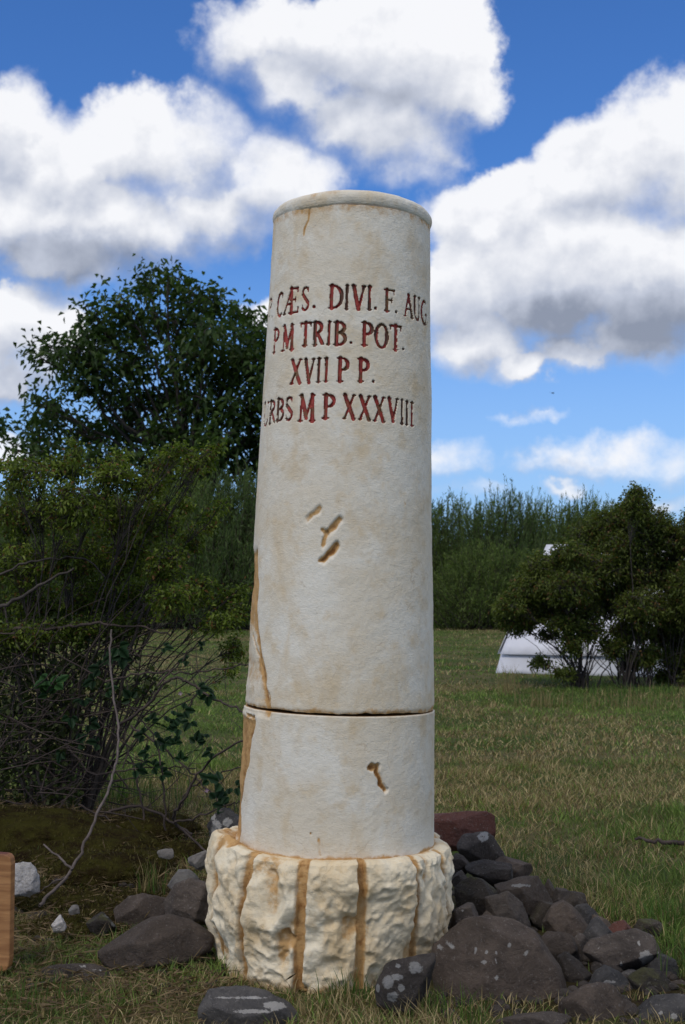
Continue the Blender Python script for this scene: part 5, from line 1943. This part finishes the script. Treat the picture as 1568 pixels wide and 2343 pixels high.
# moss hummocks at the left
def moss():
    m, nt, b, bs = mat_new('moss')
    tc = b.n('ShaderNodeTexCoord').outputs['Object']
    n1 = b.noise(tc, 9, 6, .7)
    col = b.mix(b.ss(n1, .38, .62), rgb(.028, .018, .008), rgb(.060, .056, .012))
    col = b.mix(b.ss(b.noise(tc, 40, 4, .7), .5, .7, 0, .6), col, rgb(.085, .075, .018))
    nt.links.new(col, bs.inputs['Base Color'])
    bs.inputs['Roughness'].default_value = 1
    bs.inputs['Specular IOR Level'].default_value = .05
    bump(b, nt, bs, b.noise(tc, 70, 5, .8), 1.0, .03)
    V, Fc = ico()
    allV, allF = [], []
    k0 = 0
    rng = np.random.RandomState(12)
    sp = [(70, 1925, 5.9, .40, .3, .12), (200, 1930, 5.8, .33, .25, .10), (300, 1950, 5.6, .22, .2, .07), (240, 1975, 5.4, .24, .16, .09), (130, 1960, 5.6, .3, .2, .08), (330, 1905, 6.1, .25, .2, .08), (170, 2020, 5.1, .22, .16, .05), (260, 2040, 4.95, .2, .14, .05),
          (60, 2010, 5.2, .2, .16, .05), (200, 2070, 4.8, .2, .13, .04), (400, 1935, 5.8, .2, .16, .06), (220, 2105, 4.6, .13, .1, .05), (120, 2090, 4.7, .16, .1, .03), (310, 2010, 5.1, .14, .12, .05), (-40, 1930, 5.9, .4, .3, .14)]
    for (x, y, Y, rx, ry, rz) in sp:
        c = P(x, y, Y)
        z = Hs(c.x, Y)
        W = V * (1 + .12 * fbm(V * 3 + x, int(x) % 50 + 60, 3) + .05 * fbm(V * 12 + x, 66, 3))[:, None]
        W = W * np.array([rx, ry, rz]) + np.array([c.x, Y, z - rz * .25])
        allV.append(W)
        allF.append(Fc + k0)
        k0 += len(W)
    AV = np.vstack(allV)
    o = mesh_obj('moss', AV, np.vstack(allF), m, smooth=True)
    tag(o, 'brown green cushions of moss on the ground under the thorn bush', 'moss', kind='stuff')
    # short moss stems to break the outline
    idx = rng.randint(0, len(AV), 26000)
    b0 = AV[idx] + rng.normal(size=(26000, 3)) * .004
    b0 = b0[b0[:, 2] > H(b0[:, 0], b0[:, 1]) - .01]
    n = len(b0)
    d = rng.normal(size=(n, 3)) * .6 + np.array([[0, -.2, 1.0]])
    f = leaves_mesh('moss_stems', MAT['grass'], None, b0, d, rng.uniform(.010, .024, n), rng.uniform(.003, .006, n), leaf_cols(rng, n, (.040, .028, .010), (.095, .085, .018)), rng, 0, 0)
    tag(f, 'fuzzy short stems covering the brown green moss cushions', 'moss', kind='stuff')


moss()


# dead leaf litter and straw lying under the bush
def litter():
    rng = np.random.RandomState(90)
    n = 10000
    Y = rng.uniform(3.6, 6.8, n)
    X = -rng.uniform(.3, 1, n) * (.30 * Y) + rng.normal(size=n) * .1
    ok = foot_mask(X, Y)
    X, Y = X[ok], Y[ok]
    n = len(X)
    B = np.stack([X, Y, H(X, Y) + .012 + rng.uniform(0, .03, n)], -1)
    d = rng.normal(size=(n, 3)) * np.array([[1, 1, .18]])
    L = rng.uniform(.015, .09, n)
    o = leaves_mesh('leaf_litter', MAT['grass'], None, B, d, L, rng.uniform(.002, .007, n), leaf_cols(rng, n, (.07, .045, .022), (.22, .16, .085), .35), rng, 0, .1)
    tag(o, 'dry brown litter and straw scattered on the ground left of the milestone', 'litter', kind='stuff')


litter()


def gravel():
    import bmesh
    bm = bmesh.new()
    bmesh.ops.create_icosphere(bm, subdivisions=2, radius=1)
    V0 = np.array([v.co[:] for v in bm.verts])
    F0_ = np.array([[v.index for v in f.verts] for f in bm.faces])
    bm.free()
    rng = np.random.RandomState(21)
    Vs, Fs, k, cnt = [], [], 0, 0
    while cnt < 900:
        if rng.uniform() < .72:
            x, y = rng.uniform(.2, 1.35), rng.uniform(3.6, 6.0)
            if not in_pile(np.array([x]), np.array([y]))[0]:
                continue
        else:
            x, y = rng.uniform(-1.4, -.35), rng.uniform(3.9, 5.8)
        cnt += 1
        r = rng.uniform(.005, .022) * (1.5 if rng.uniform() < .12 else 1)
        W = V0 * (1 + .25 * vnoise(V0 * 1.7 + cnt * 3.1, cnt % 40)[:, None]) * np.array([r, r * rng.uniform(.7, 1.2), r * rng.uniform(.5, .8)])
        a = rng.uniform(0, 6.28)
        W = np.stack([W[:, 0] * math.cos(a) - W[:, 1] * math.sin(a), W[:, 0] * math.sin(a) + W[:, 1] * math.cos(a), W[:, 2]], -1)
        Vs.append(W + np.array([x, y, Hs(x, y) + r * .25]))
        Fs.append(F0_ + k)
        k += len(W)
    AV = np.vstack(Vs)
    o = mesh_obj('gravel', AV, np.vstack(Fs), MAT['basalt'], attrs={'lichen': np.zeros(len(AV))})
    tag(o, 'dark gravel and stone chips scattered between the stones round the milestone', 'gravel', kind='stuff')


gravel()


# ------------------------------------------------------------------ bird
def bird():
    m, nt, b, bs = mat_new('bird_feathers')
    bs.inputs['Base Color'].default_value = rgb(.02, .02, .025)
    c = P(1265, 899, 60)
    root = empty('flying_bird', tuple(c))
    tag(root, 'tiny dark bird gliding in the blue sky right of the column', 'bird')
    V, Fc = ico(3)
    W = V * np.array([.09, .022, .022])
    W[:, 2] *= 1 - .4 * np.abs(V[:, 0])
    mesh_obj('body', W, Fc, m, root, smooth=True)
    for s in (-1, 1):
        v = [(.04, s * .01, .01), (-.035, s * .01, .01), (-.03, s * .1, .035), (-.07, s * .20, .02), (.0, s * .12, .038), (.04, s * .01, .004), (-.035, s * .01, .004), (-.03, s * .1, .030), (-.07, s * .20, .018), (.0, s * .12, .032)]
        f = [[0, 1, 2, 4], [4, 2, 3], [5, 9, 7, 6], [9, 8, 7], [0, 4, 9, 5], [4, 3, 8, 9], [1, 6, 7, 2], [2, 7, 8, 3]]
        mesh_obj('wing', np.array(v), f, m, root)
    root.rotation_euler = (.1, .12, .5)


bird()
